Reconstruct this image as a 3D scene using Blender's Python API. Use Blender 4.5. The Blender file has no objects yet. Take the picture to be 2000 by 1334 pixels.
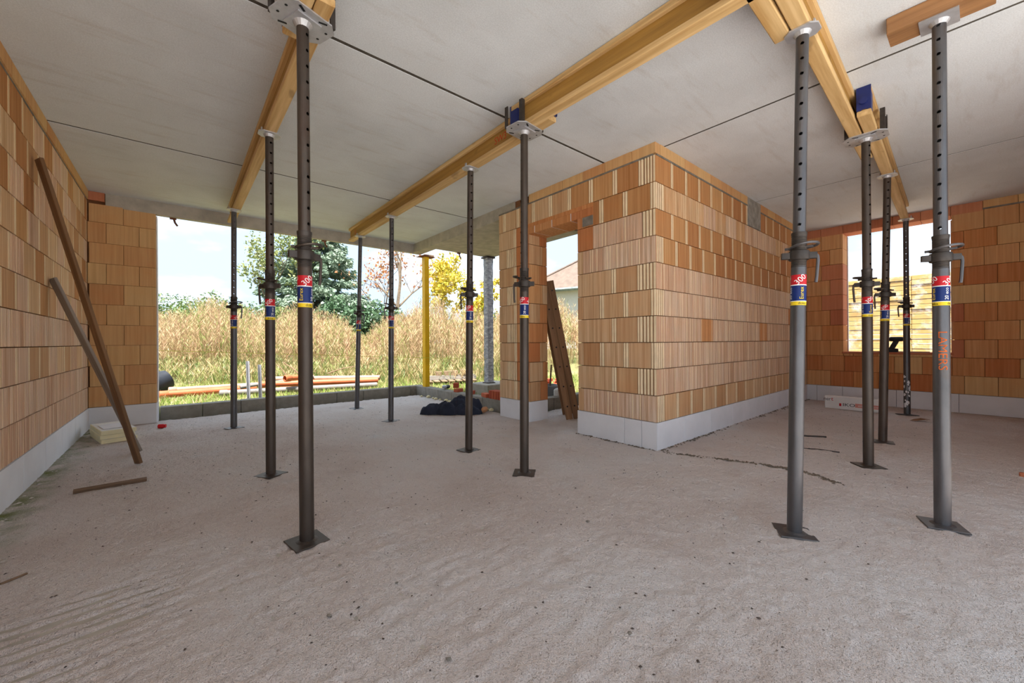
import bpy, bmesh, math, random
import numpy as np
from mathutils import Vector, Matrix

random.seed(7)
rng = np.random.default_rng(11)
S = bpy.context.scene
COL = S.collection
PI = math.pi

# ------------------------------------------------------------------ camera
FPX, CXP, CYP, YAW, ROLL, CAMH = 774.9, 1000.0, 667.7, 0.6996, -0.0065, 1.0147
cam_data = bpy.data.cameras.new('camera')
cam = bpy.data.objects.new('camera', cam_data)
COL.objects.link(cam)
cam_data.sensor_width = 36.0
cam_data.sensor_fit = 'HORIZONTAL'
cam_data.lens = FPX / 2000.0 * 36.0
cam_data.clip_start = 0.05
cam_data.clip_end = 500
cam.matrix_world = (Matrix.Translation((0, 0, CAMH)) @ Matrix.Rotation(-YAW, 4, 'Z')
                    @ Matrix.Rotation(PI / 2, 4, 'X') @ Matrix.Rotation(ROLL, 4, 'Z'))
S.camera = cam


def lin(r, g, b):
    def f(c):
        c /= 255.0
        return c / 12.92 if c <= 0.04045 else ((c + 0.055) / 1.055) ** 2.4
    return (f(r), f(g), f(b), 1.0)


# ------------------------------------------------------------------ sky
SKY_STRENGTH = 1.0
EXPOSURE = 1.45
world = bpy.data.worlds.new('sky')
S.world = world
world.use_nodes = True
wn, wl = world.node_tree.nodes, world.node_tree.links
wn.clear()
w_out = wn.new('ShaderNodeOutputWorld')
w_bg = wn.new('ShaderNodeBackground')
w_tc = wn.new('ShaderNodeTexCoord')
w_map = wn.new('ShaderNodeMapping')
w_map.inputs['Scale'].default_value = (1.0, 1.0, 2.6)
w_map.inputs['Location'].default_value = (0.35, 0.1, 0.2)
w_noise = wn.new('ShaderNodeTexNoise')
w_noise.inputs['Scale'].default_value = 2.3
w_noise.inputs['Detail'].default_value = 7.0
w_noise.inputs['Roughness'].default_value = 0.52
w_ramp = wn.new('ShaderNodeValToRGB')
w_ramp.color_ramp.elements[0].position = 0.47
w_ramp.color_ramp.elements[0].color = (0, 0, 0, 1)
w_ramp.color_ramp.elements[1].position = 0.68
w_ramp.color_ramp.elements[1].color = (1, 1, 1, 1)
w_mix = wn.new('ShaderNodeMix')
w_mix.data_type = 'RGBA'
w_mix.inputs[6].default_value = (0.33, 0.435, 0.56, 1)
w_mix.inputs[7].default_value = (0.68, 0.70, 0.73, 1)
wl.new(w_tc.outputs['Generated'], w_map.inputs['Vector'])
wl.new(w_map.outputs['Vector'], w_noise.inputs['Vector'])
wl.new(w_noise.outputs['Fac'], w_ramp.inputs['Fac'])
wl.new(w_ramp.outputs['Color'], w_mix.inputs[0])
wl.new(w_mix.outputs[2], w_bg.inputs['Color'])
w_bg.inputs['Strength'].default_value = SKY_STRENGTH
wl.new(w_bg.outputs['Background'], w_out.inputs['Surface'])

# hazy sun high behind the viewer, softened by thin cloud
sun_d = bpy.data.lights.new('sun', 'SUN')
sun_d.energy = 7.4
sun_d.angle = math.radians(8)
sun_d.color = (1.0, 0.975, 0.94)
sun = bpy.data.objects.new('sun', sun_d)
COL.objects.link(sun)
sun.rotation_euler = Vector((0.30, 0.25, -1.0)).to_track_quat('-Z', 'Y').to_euler()

S.view_settings.view_transform = 'Standard'
S.view_settings.look = 'None'
S.view_settings.gamma = 1.0
S.view_settings.exposure = EXPOSURE
S.view_settings.use_curve_mapping = False

# ------------------------------------------------------------------ geometry helpers
FWD = np.array([math.sin(YAW), math.cos(YAW), 0.0])
RGT = np.array([math.cos(YAW), -math.sin(YAW), 0.0])


def ray(x, y):
    u, v = x - CXP, y - CYP
    c, s = math.cos(ROLL), math.sin(ROLL)
    u0, v0 = u * c + v * s, -u * s + v * c
    return FWD + RGT * (u0 / FPX) + np.array([0, 0, -v0 / FPX])


def G(x, y, z=0.0):                      # survey point seen at photo position x, y at height z
    r = ray(x, y)
    t = (z - CAMH) / r[2]
    return Vector(np.array([0, 0, CAMH]) + r * t)


def D(x, y, d):                          # survey point at distance d along the view axis
    return Vector(np.array([0, 0, CAMH]) + ray(x, y) * d)


class MB:
    def __init__(self):
        self.v, self.f, self.m = [], [], []

    def add(self, verts, faces, mat=0):
        o = len(self.v)
        self.v.extend([tuple(p) for p in verts])
        for q in faces:
            self.f.append(tuple(i + o for i in q))
            self.m.append(mat)
        return self

    def box(self, a, b, mat=0, M=None):
        x0, y0, z0 = a
        x1, y1, z1 = b
        vs = [(x0, y0, z0), (x1, y0, z0), (x1, y1, z0), (x0, y1, z0), (x0, y0, z1), (x1, y0, z1), (x1, y1, z1), (x0, y1, z1)]
        if M is not None:
            vs = [M @ Vector(p) for p in vs]
        return self.add(vs, [(0, 3, 2, 1), (4, 5, 6, 7), (0, 1, 5, 4), (1, 2, 6, 5), (2, 3, 7, 6), (3, 0, 4, 7)], mat)

    def cbox(self, a, b, c=0.004, mat=0, M=None):   # box with chamfered vertical and top edges
        x0, y0, z0 = a
        x1, y1, z1 = b
        poly = [(x0 + c, y0), (x1 - c, y0), (x1, y0 + c), (x1, y1 - c), (x1 - c, y1), (x0 + c, y1), (x0, y1 - c), (x0, y0 + c)]
        pin = [(min(max(x, x0 + c), x1 - c), min(max(y, y0 + c), y1 - c)) for x, y in poly]
        n = 8
        vs = [(x, y, z0) for x, y in poly] + [(x, y, z1 - c) for x, y in poly] + [(x, y, z1) for x, y in pin]
        fs = [tuple(reversed(range(n))), tuple(range(2 * n, 3 * n))]
        for k in (0, n):
            for i in range(n):
                j = (i + 1) % n
                fs.append((k + i, k + j, k + n + j, k + n + i))
        if M is not None:
            vs = [M @ Vector(p) for p in vs]
        return self.add(vs, fs, mat)

    def prism(self, poly, z0, z1, mat=0, M=None, sidemats=None):
        n = len(poly)
        vs = [(x, y, z0) for x, y in poly] + [(x, y, z1) for x, y in poly]
        if M is not None:
            vs = [M @ Vector(p) for p in vs]
        self.add(vs, [tuple(reversed(range(n))), tuple(range(n, 2 * n))], mat)
        o = len(self.v) - 2 * n
        for i in range(n):
            j = (i + 1) % n
            self.f.append((o + i, o + j, o + n + j, o + n + i))
            self.m.append(mat if sidemats is None else sidemats[i])
        return self

    def lathe(self, prof, n=16, mat=0, M=None, cap=True):
        vs, fs = [], []
        for r, z in prof:
            for i in range(n):
                a = 2 * PI * i / n
                vs.append((r * math.cos(a), r * math.sin(a), z))
        for k in range(len(prof) - 1):
            for i in range(n):
                j = (i + 1) % n
                fs.append((k * n + i, k * n + j, (k + 1) * n + j, (k + 1) * n + i))
        if cap:
            fs.append(tuple(reversed(range(n))))
            fs.append(tuple(range((len(prof) - 1) * n, len(prof) * n)))
        if M is not None:
            vs = [M @ Vector(p) for p in vs]
        return self.add(vs, fs, mat)

    def tube(self, pts, rad, n=8, mat=0, cap=True):
        pts = [Vector(p) for p in pts]
        rads = rad if isinstance(rad, (list, tuple)) else [rad] * len(pts)
        vs, fs = [], []
        prev = None
        for i, p in enumerate(pts):
            t = (pts[min(i + 1, len(pts) - 1)] - pts[max(i - 1, 0)]).normalized()
            if prev is None:
                a = Vector((0, 0, 1)) if abs(t.z) < 0.9 else Vector((1, 0, 0))
                u = t.cross(a).normalized()
            else:
                u = (prev - t * prev.dot(t)).normalized()
            prev = u
            w = t.cross(u)
            for k in range(n):
                a = 2 * PI * k / n
                vs.append(p + (u * math.cos(a) + w * math.sin(a)) * rads[i])
        for i in range(len(pts) - 1):
            for k in range(n):
                j = (k + 1) % n
                fs.append((i * n + k, i * n + j, (i + 1) * n + j, (i + 1) * n + k))
        if cap:
            fs.append(tuple(reversed(range(n))))
            fs.append(tuple(range((len(pts) - 1) * n, len(pts) * n)))
        return self.add(vs, fs, mat)

    def mesh(self, name, mats, smooth=False):
        me = bpy.data.meshes.new(name)
        me.from_pydata(self.v, [], self.f)
        for m in (mats if isinstance(mats, (list, tuple)) else [mats]):
            me.materials.append(m)
        me.polygons.foreach_set('material_index', self.m)
        if smooth:
            me.polygons.foreach_set('use_smooth', [True] * len(me.polygons))
            try:
                me.set_sharp_from_angle(angle=math.radians(40))
            except Exception:
                pass
        me.update()
        return me

    def build(self, name, mats, parent=None, smooth=False, loc=None):
        return link(name, self.mesh(name, mats, smooth), parent, loc)


def link(name, me, parent=None, loc=None, rot=None):
    o = bpy.data.objects.new(name, me)
    COL.objects.link(o)
    if parent is not None:
        o.parent = parent
    if loc is not None:
        o.location = loc
    if rot is not None:
        o.rotation_euler = rot
    return o


def tag(o, label=None, cat=None, group=None, kind=None):
    if label:
        o['label'] = label
    if cat:
        o['category'] = cat
    if group:
        o['group'] = group
    if kind:
        o['kind'] = kind
    return o


def empty(name, loc=(0, 0, 0), rotz=0.0):
    o = bpy.data.objects.new(name, None)
    COL.objects.link(o)
    o.location = loc
    o.rotation_euler = (0, 0, rotz)
    o.empty_display_size = 0.1
    return o


def np_mesh(name, V, F, mats, midx=None, smooth=False):
    """mesh from numpy arrays, F an (n,4) or (n,3) array"""
    me = bpy.data.meshes.new(name)
    V = np.asarray(V, dtype=np.float32)
    F = np.asarray(F, dtype=np.int32)
    k = F.shape[1]
    me.vertices.add(len(V))
    me.vertices.foreach_set('co', V.ravel())
    me.loops.add(F.size)
    me.loops.foreach_set('vertex_index', F.ravel())
    me.polygons.add(len(F))
    me.polygons.foreach_set('loop_start', np.arange(0, F.size, k, dtype=np.int32))
    me.polygons.foreach_set('loop_total', np.full(len(F), k, dtype=np.int32))
    for m in (mats if isinstance(mats, (list, tuple)) else [mats]):
        me.materials.append(m)
    if midx is not None:
        me.polygons.foreach_set('material_index', np.asarray(midx, dtype=np.int32))
    if smooth:
        me.polygons.foreach_set('use_smooth', np.ones(len(F), dtype=bool))
    me.update(calc_edges=True)
    me.validate()
    return me


def aim(p0, p1, up=Vector((0, 0, 1))):
    """matrix: origin p0, local z towards p1, local x as level as possible"""
    p0, p1 = Vector(p0), Vector(p1)
    z = (p1 - p0).normalized()
    x = up.cross(z)
    x = Vector((1, 0, 0)) if x.length < 1e-4 else x.normalized()
    y = z.cross(x)
    m = Matrix((x, y, z)).transposed().to_4x4()
    m.translation = p0
    return m


def text_geo(s, size, cut=0.0):
    cu = bpy.data.curves.new('t', 'FONT')
    cu.body = s
    cu.size = size
    cu.align_x = 'CENTER'
    cu.align_y = 'CENTER'
    cu.resolution_u = 3
    ob = bpy.data.objects.new('t', cu)
    me = bpy.data.meshes.new_from_object(ob)
    if cut > 0:                          # slice the letters so that they can follow a round tube
        bm = bmesh.new()
        bm.from_mesh(me)
        xs_ = [v.co.x for v in bm.verts]
        ys_ = [v.co.y for v in bm.verts]
        for ax, lo, hi in ((0, min(xs_), max(xs_)), (1, min(ys_), max(ys_))):
            c = lo + cut
            while c < hi:
                co, no = [0, 0, 0], [0, 0, 0]
                co[ax], no[ax] = c, 1
                bmesh.ops.bisect_plane(bm, geom=bm.verts[:] + bm.edges[:] + bm.faces[:], plane_co=co, plane_no=no)
                c += cut
        bm.to_mesh(me)
        bm.free()
    vs = [tuple(v.co) for v in me.vertices]
    fs = [tuple(p.vertices) for p in me.polygons]
    bpy.data.objects.remove(ob)
    bpy.data.curves.remove(cu)
    bpy.data.meshes.remove(me)
    return vs, fs


# ------------------------------------------------------------------ materials
def newmat(name):
    m = bpy.data.materials.new(name)
    m.use_nodes = True
    nt = m.node_tree
    b = nt.nodes['Principled BSDF']
    return m, nt, b


def N(nt, kind, **kw):
    n = nt.nodes.new(kind)
    for k, v in kw.items():
        if k in n.inputs.keys():
            n.inputs[k].default_value = v
        else:
            setattr(n, k, v)
    return n


def mixcol(nt, fac, a, b, blend='MIX'):
    n = nt.nodes.new('ShaderNodeMix')
    n.data_type = 'RGBA'
    n.blend_type = blend
    for i, x in ((0, fac), (6, a), (7, b)):
        if isinstance(x, bpy.types.NodeSocket):
            nt.links.new(x, n.inputs[i])
        elif x is not None:
            n.inputs[i].default_value = x
    return n.outputs[2]


def ramp(nt, fac, stops, interp='LINEAR'):
    n = nt.nodes.new('ShaderNodeValToRGB')
    n.color_ramp.interpolation = interp
    el = n.color_ramp.elements
    while len(el) < len(stops):
        el.new(0.5)
    for e, (p, c) in zip(el, stops):
        e.position = p
        e.color = c if len(c) == 4 else (c[0], c[1], c[2], 1)
    nt.links.new(fac, n.inputs['Fac'])
    return n.outputs['Color']


def coords(nt, scale, rand=False):
    tc = nt.nodes.new('ShaderNodeTexCoord')
    mp = nt.nodes.new('ShaderNodeMapping')
    mp.inputs['Scale'].default_value = scale if isinstance(scale, tuple) else (scale,) * 3
    nt.links.new(tc.outputs['Object'], mp.inputs['Vector'])
    if rand:
        oi = nt.nodes.new('ShaderNodeObjectInfo')
        ml = nt.nodes.new('ShaderNodeMath')
        ml.operation = 'MULTIPLY'
        ml.inputs[1].default_value = 37.0
        nt.links.new(oi.outputs['Random'], ml.inputs[0])
        cb = nt.nodes.new('ShaderNodeCombineXYZ')
        for i in range(3):
            nt.links.new(ml.outputs[0], cb.inputs[i])
        nt.links.new(cb.outputs[0], mp.inputs['Location'])
    return mp.outputs['Vector']


def noise(nt, vec, scale=1.0, detail=4.0, rough=0.55):
    n = nt.nodes.new('ShaderNodeTexNoise')
    n.inputs['Scale'].default_value = scale
    n.inputs['Detail'].default_value = detail
    n.inputs['Roughness'].default_value = rough
    nt.links.new(vec, n.inputs['Vector'])
    return n.outputs['Fac']


def bump(nt, b, h, strength=0.5, dist=0.01, prev=None):
    n = nt.nodes.new('ShaderNodeBump')
    n.inputs['Strength'].default_value = strength
    n.inputs['Distance'].default_value = dist
    nt.links.new(h, n.inputs['Height'])
    if prev is not None:
        nt.links.new(prev, n.inputs['Normal'])
    nt.links.new(n.outputs['Normal'], b.inputs['Normal'])
    return n.outputs['Normal']


def scal(c, k):
    return (min(c[0] * k, 1), min(c[1] * k, 1), min(c[2] * k, 1), 1)


def simple(name, col, rough=0.7, metal=0.0, var=0.25, scale=6.0, bstr=0.2, bscale=60.0, bdist=0.003, spec=0.3, rand=True):
    m, nt, b = newmat(name)
    v = coords(nt, 1.0, rand)
    n1 = noise(nt, v, scale, 5)
    c = ramp(nt, n1, [(0.3, scal(col, 1 - var)), (0.7, scal(col, 1 + var))])
    nt.links.new(c, b.inputs['Base Color'])
    b.inputs['Roughness'].default_value = rough
    b.inputs['Metallic'].default_value = metal
    b.inputs['Specular IOR Level'].default_value = spec
    if bstr > 0:
        bump(nt, b, noise(nt, v, bscale, 3), bstr, bdist)
    return m


def clay(name, cols, stripe=0.75, fine=1.0):
    """fired clay block: colour by block, vertical drag streaks, fine combed relief"""
    m, nt, b = newmat(name)
    oi = nt.nodes.new('ShaderNodeObjectInfo')
    k = len(cols)
    base = ramp(nt, oi.outputs['Random'], [(i / (k - 1), c) for i, c in enumerate(cols)])
    v1 = coords(nt, (38.0, 38.0, 0.9), True)
    s = noise(nt, v1, 1.0, 4, 0.6)
    sr = ramp(nt, s, [(0.36, (0, 0, 0)), (0.64, (1, 1, 1))])
    v2 = coords(nt, 5.0, True)
    bl = noise(nt, v2, 1.0, 3, 0.5)
    blr = ramp(nt, bl, [(0.42, (0, 0, 0)), (0.72, (1, 1, 1))])
    dark = mixcol(nt, 1.0, base, (0.66, 0.52, 0.40, 1), 'MULTIPLY')
    sm = nt.nodes.new('ShaderNodeMath')
    sm.operation = 'MULTIPLY'
    sm.inputs[1].default_value = stripe
    nt.links.new(sr, sm.inputs[0])
    c1 = mixcol(nt, sm.outputs[0], base, dark)
    om = nt.nodes.new('ShaderNodeMath')
    om.operation = 'MULTIPLY'
    om.inputs[1].default_value = 0.35
    nt.links.new(blr, om.inputs[0])
    c2 = mixcol(nt, om.outputs[0], c1, mixcol(nt, 1.0, base, (1.0, 0.78, 0.62, 1), 'MULTIPLY'))
    nt.links.new(c2, b.inputs['Base Color'])
    b.inputs['Roughness'].default_value = 0.85
    b.inputs['Specular IOR Level'].default_value = 0.2
    v3 = coords(nt, (260.0, 260.0, 6.0), True)
    bump(nt, b, noise(nt, v3, 1.0, 2), 0.5 * fine, 0.002)
    return m


CL = lambda *a: [lin(*c) for c in a]
M_TAN = clay('clay_tan', CL((214, 176, 134), (222, 188, 150), (200, 156, 114), (226, 194, 156), (210, 166, 122)))
M_PALE = clay('clay_pale', CL((226, 198, 172), (218, 184, 158), (230, 206, 182), (216, 180, 152), (224, 194, 168)), 0.8, 1.4)
M_ORANGE = clay('clay_orange', CL((210, 146, 94), (204, 134, 84), (220, 172, 122), (200, 130, 84), (216, 160, 108), (194, 122, 78)), 0.6)
M_OCHRE = clay('clay_ochre', CL((218, 178, 126), (222, 184, 132), (214, 168, 118), (220, 180, 128), (208, 156, 108)), 0.4)
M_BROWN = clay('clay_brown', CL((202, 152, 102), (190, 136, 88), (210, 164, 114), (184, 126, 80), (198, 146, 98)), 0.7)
M_RIB = simple('clay_rib', lin(240, 216, 178), 0.85, var=0.08, scale=10, bscale=80)
M_REDCLAY = clay('clay_red', CL((196, 124, 92), (206, 140, 106), (186, 112, 82)), 0.35)
M_CORE = simple('clay_joint', lin(120, 80, 52), 0.95, var=0.3, scale=9)
M_WHITE = simple('aerated_concrete', lin(226, 224, 226), 0.9, var=0.05, scale=4, bscale=120, bstr=0.25)
M_MORTAR = simple('mortar', lin(128, 120, 110), 0.95, var=0.25, scale=14, bscale=50, bstr=0.6, bdist=0.006)
M_CONC = simple('rough_concrete', lin(176, 168, 156), 0.92, var=0.18, scale=7, bscale=40, bstr=0.5, bdist=0.005)
M_KERB = simple('concrete_block', lin(148, 142, 132), 0.95, var=0.16, scale=12, bscale=110, bstr=0.6, bdist=0.004)
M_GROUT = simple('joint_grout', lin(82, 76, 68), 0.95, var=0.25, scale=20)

# ceiling concrete: steel-formed underside with faint drag marks and stains
def ceiling_material():
    m, nt, b = newmat('ceiling_concrete')
    v = coords(nt, 1.0)
    big = noise(nt, v, 0.9, 4, 0.6)
    c = ramp(nt, big, [(0.3, lin(212, 215, 218)), (0.55, lin(228, 232, 236)), (0.8, lin(220, 222, 224))])
    v2 = coords(nt, (1.2, 7.0, 1.0))
    st = ramp(nt, noise(nt, v2, 1.6, 6, 0.65), [(0.55, (0, 0, 0)), (0.8, (1, 1, 1))])
    sm = N(nt, 'ShaderNodeMath', operation='MULTIPLY')
    sm.inputs[1].default_value = 0.5
    nt.links.new(st, sm.inputs[0])
    c = mixcol(nt, sm.outputs[0], c, lin(192, 184, 176))
    v3 = coords(nt, 1.0)
    fine = noise(nt, v3, 130, 3, 0.7)
    fr = ramp(nt, fine, [(0.35, (0.84, 0.84, 0.84)), (0.65, (1.0, 1.0, 1.0))])
    c = mixcol(nt, 1.0, c, fr, 'MULTIPLY')
    nt.links.new(c, b.inputs['Base Color'])
    b.inputs['Roughness'].default_value = 0.8
    b.inputs['Specular IOR Level'].default_value = 0.25
    bump(nt, b, noise(nt, v3, 45, 4), 0.25, 0.003)
    return m


def floor_material():
    m, nt, b = newmat('floor_screed')
    v = coords(nt, 1.0)
    big = noise(nt, v, 0.75, 5, 0.6)
    c = ramp(nt, big, [(0.28, lin(212, 192, 181)), (0.5, lin(232, 218, 210)), (0.72, lin(238, 230, 225))])
    patch = ramp(nt, noise(nt, v, 1.7, 6, 0.62), [(0.58, (0, 0, 0)), (0.74, (1, 1, 1))])
    pm = N(nt, 'ShaderNodeMath', operation='MULTIPLY')
    pm.inputs[1].default_value = 0.55
    nt.links.new(patch, pm.inputs[0])
    c = mixcol(nt, pm.outputs[0], c, lin(230, 228, 226))
    warm = ramp(nt, noise(nt, v, 2.6, 5, 0.6), [(0.6, (0, 0, 0)), (0.78, (1, 1, 1))])
    wm = N(nt, 'ShaderNodeMath', operation='MULTIPLY')
    wm.inputs[1].default_value = 0.45
    nt.links.new(warm, wm.inputs[0])
    c = mixcol(nt, wm.outputs[0], c, lin(192, 166, 148))
    sp = ramp(nt, noise(nt, coords(nt, 1.0), 85, 3, 0.7), [(0.28, (0.45, 0.40, 0.36)), (0.39, (1, 1, 1))])
    c = mixcol(nt, 0.8, c, sp, 'MULTIPLY')
    sp2 = ramp(nt, noise(nt, coords(nt, (30.0, 30.0, 30.0)), 1.0, 5, 0.75), [(0.28, (0.50, 0.44, 0.39)), (0.37, (1, 1, 1))])
    c = mixcol(nt, 0.75, c, sp2, 'MULTIPLY')
    # moss along the damp foot of the left wall
    tc = nt.nodes.new('ShaderNodeTexCoord')
    sx = nt.nodes.new('ShaderNodeSeparateXYZ')
    nt.links.new(tc.outputs['Object'], sx.inputs[0])
    mr = N(nt, 'ShaderNodeMapRange')
    mr.inputs[1].default_value = -0.60
    mr.inputs[2].default_value = -0.80
    nt.links.new(sx.outputs[0], mr.inputs[0])
    mm = N(nt, 'ShaderNodeMath', operation='MULTIPLY')
    nt.links.new(mr.outputs[0], mm.inputs[0])
    mo = ramp(nt, noise(nt, v, 6, 5, 0.6), [(0.36, (0, 0, 0)), (0.62, (1, 1, 1))])
    nt.links.new(mo, mm.inputs[1])
    c = mixcol(nt, mm.outputs[0], c, lin(128, 132, 72))
    nt.links.new(c, b.inputs['Base Color'])
    b.inputs['Roughness'].default_value = 0.78
    b.inputs['Specular IOR Level'].default_value = 0.35
    n1 = noise(nt, v, 42, 5, 0.65)
    p = bump(nt, b, n1, 1.0, 0.03)
    n2 = noise(nt, v, 150, 3, 0.6)
    bump(nt, b, n2, 0.9, 0.008, p)
    return m


M_CEIL = ceiling_material()
M_FLOOR = floor_material()

# survey of the shell (metres)
XL, XB, YB, XR, YK = -0.822, 3.367, 1.937, 8.189, 6.861
ZC = 2.847
ZW, HC = 0.255, 0.2475             # top of the white base course, course height
ZROW = lambda k: ZW + HC * k
ZTOP = ZROW(10)

# ------------------------------------------------------------------ floor
def smooth_noise(ny, nx, sy, sx, seed):
    r = np.random.default_rng(seed)
    a = r.standard_normal((ny, nx))
    fy = np.fft.fftfreq(ny)[:, None]
    fx = np.fft.rfftfreq(nx)[None, :]
    k = np.exp(-((fy * sy) ** 2 + (fx * sx) ** 2) * 2 * PI * PI)
    o = np.fft.irfft2(np.fft.rfft2(a) * k, s=(ny, nx))
    return o / (o.std() + 1e-9)


STEP = 0.0125
xs = np.arange(-0.86, 8.3, STEP)
ys = np.arange(-1.1, 6.99, STEP)
nx, ny = len(xs), len(ys)
Xg, Yg = np.meshgrid(xs, ys)
h = 0.0024 * smooth_noise(ny, nx, 1.1, 1.1, 1) + 0.0012 * smooth_noise(ny, nx, 4, 4, 2) + 0.0015 * smooth_noise(ny, nx, 30, 30, 3)
# raked ridges: patches drawn with the rake in two directions
wob = 0.006 * smooth_noise(ny, nx, 40, 40, 4)
r1 = np.abs(((Yg - 0.10 * Xg + wob) / 0.060) % 1.0 - 0.5) * 2
m1 = np.clip((0.03 - Xg) / 0.03, 0, 1) * np.clip((Yg - 1.62) / 0.15, 0, 1) * np.clip((2.45 - Yg) / 0.2, 0, 1) * np.clip(1.0 + 0.35 * smooth_noise(ny, nx, 12, 12, 14), 0.2, 1.3)
r2 = np.abs(((Xg + 0.20 * Yg + wob) / 0.065) % 1.0 - 0.5) * 2
m2 = np.clip((Xg - 0.06) / 0.05, 0, 1) * np.clip((1.35 - Xg) / 0.5, 0, 1) * np.clip((2.5 - Yg) / 0.1, 0, 1) * np.clip(0.6 + 0.6 * smooth_noise(ny, nx, 14, 14, 5), 0, 1)
r3 = np.abs(((Xg + 0.30 * Yg + wob) / 0.06) % 1.0 - 0.5) * 2
m3 = np.clip(1.1 * smooth_noise(ny, nx, 60, 60, 6) - 0.5, 0, 1) * np.clip((Xg - 1.5) / 0.5, 0, 1)
h += -0.024 * m1 * (1 - r1) ** 2.5 - 0.007 * m2 * (1 - r2) ** 2 - 0.003 * m3 * (1 - r3) ** 2
# trowel board edge running across the pour
edge = np.exp(-((Yg - 2.05 + 0.02 * Xg) / 0.012) ** 2) * np.clip((Xg + 0.3) / 0.4, 0, 1) * np.clip((1.6 - Xg) / 0.5, 0, 1)
h -= 0.005 * edge
# drag marks of the rake: along the room on the left, along the window axis on the right
sideR = np.clip((Xg - 1.2) / 0.6, 0, 1)
h += 0.0020 * (1 - sideR) * smooth_noise(ny, nx, 1.0, 7, 7) + 0.0020 * sideR * smooth_noise(ny, nx, 7, 1.0, 8)
h *= 1 - 0.5 * np.clip(m1, 0, 1) * (h > -0.003)
h = np.minimum(h, 0.006)
keep_c = ~((Xg > 3.50) & (Yg > 4.10))
idx = np.arange(nx * ny).reshape(ny, nx)
q = keep_c[:-1, :-1] & keep_c[1:, :-1] & keep_c[:-1, 1:] & keep_c[1:, 1:]
F = np.stack([idx[:-1, :-1][q], idx[:-1, 1:][q], idx[1:, 1:][q], idx[1:, :-1][q]], axis=1)
V = np.stack([Xg.ravel(), Yg.ravel(), h.ravel()], axis=1)
used = np.zeros(nx * ny, bool)
used[F.ravel()] = True
remap = np.cumsum(used) - 1
floor_o = link('floor', np_mesh('floor', V[used], remap[F], M_FLOOR, smooth=True))
tag(floor_o, 'rough raked concrete floor slab of the open room', kind='structure')
fb = MB()
fb.box((-1.1, -1.1, -0.35), (3.5, 6.985, -0.012))
fb.box((3.5, -1.1, -0.35), (8.5, 4.10, -0.012))
slab_edge = fb.build('slab_body', M_CONC, floor_o)

# ------------------------------------------------------------------ brick walls
_cache = {}


def brick_mesh(typ, w, h, depth, ml, mr, mat):
    key = (typ, round(w, 3), round(h, 3), round(depth, 3), ml, mr, mat.name)
    if key in _cache:
        return _cache[key]
    g = 0.0018
    a, b = g, w - g
    top = []                         # front profile as (u, n, matflag of the segment that follows)
    if typ == 'P':
        top = [(a, -0.003, 0), (a + 0.003, 0, 0), (b - 0.003, 0, 0), (b, -0.003, 0)]
    elif typ == 'F':
        e = b - 0.056
        top = [(a, -0.002, 0), (a + 0.002, 0, 0), (e, 0, 0), (e + 0.001, -0.010, 0), (e + 0.007, -0.010, 0), (e + 0.008, 0.001, 1),
               (e + 0.027, 0.001, 0), (e + 0.028, -0.010, 0), (e + 0.034, -0.010, 0), (e + 0.035, 0.001, 1), (b - 0.001, -0.001, 1), (b, -0.006, 0)]
    elif typ == 'M':
        n = 4
        st = (b - a) / n
        for i in range(n):
            u = a + st * i
            top += [(u, -0.020, 0), (u + 0.3 * st, -0.020, 0), (u + 0.33 * st, 0, 1), (u + 0.97 * st, 0, 0)]
        top.append((b, -0.020 if mr == 0 else 0, 0))
    else:                            # 'S' combed face with uneven shallow ribs
        rr = random.Random(int(w * 1000) + len(_cache) % 3)
        u = a
        top = [(a, -0.003, 0)]
        lvl = True
        while u < b - 0.022:
            d = rr.choice((0.010, 0.014, 0.022, 0.03))
            n = 0.0 if lvl else -0.0035
            top.append((u + 0.001, n, 1 if (lvl and d < 0.012) else 0))
            u = min(u + d, b - 0.006)
            top.append((u, n, 0))
            lvl = not lvl
        top.append((b, -0.003, 0))
    back = [(b - (depth if mr else 0), -depth), (a + (depth if ml else 0), -depth)]
    poly = [(u, -n) for u, n, _ in top] + [(u, -n) for u, n in back]
    sm = [f for _, _, f in top] + [0, 0]
    mb = MB()
    mb.prism(poly, 0.0, h, 0, None, sm)
    me = mb.mesh('brick', [mat, M_RIB])
    _cache[key] = me
    return me


def put_brick(parent, origin, rot, u, w, z, h, typ, mat, ml=0, mr=0, depth=0.07, name='brick', proud=None):
    me = brick_mesh(typ, w, h, depth, ml, mr, mat)
    c, s = math.cos(rot), math.sin(rot)
    pn = random.uniform(-0.002, 0.002) if proud is None else proud
    if ml or mr:
        pn = 0.0
    # outward normal is local -y
    x = origin[0] + c * u + s * pn
    y = origin[1] + s * u - c * pn
    return link(name, me, parent, (x, y, z), (0, 0, rot))


def split(u0, u1, joints):
    js = [u0] + sorted(j for j in joints if u0 + 0.035 < j < u1 - 0.035) + [u1]
    return list(zip(js[:-1], js[1:]))


def joints(phase, L, pitch=0.29):
    return [phase + pitch * i for i in range(-1, int(L / pitch) + 2)]


def wall(name, label):
    o = empty(name)
    tag(o, label, kind='structure')
    return o


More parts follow.
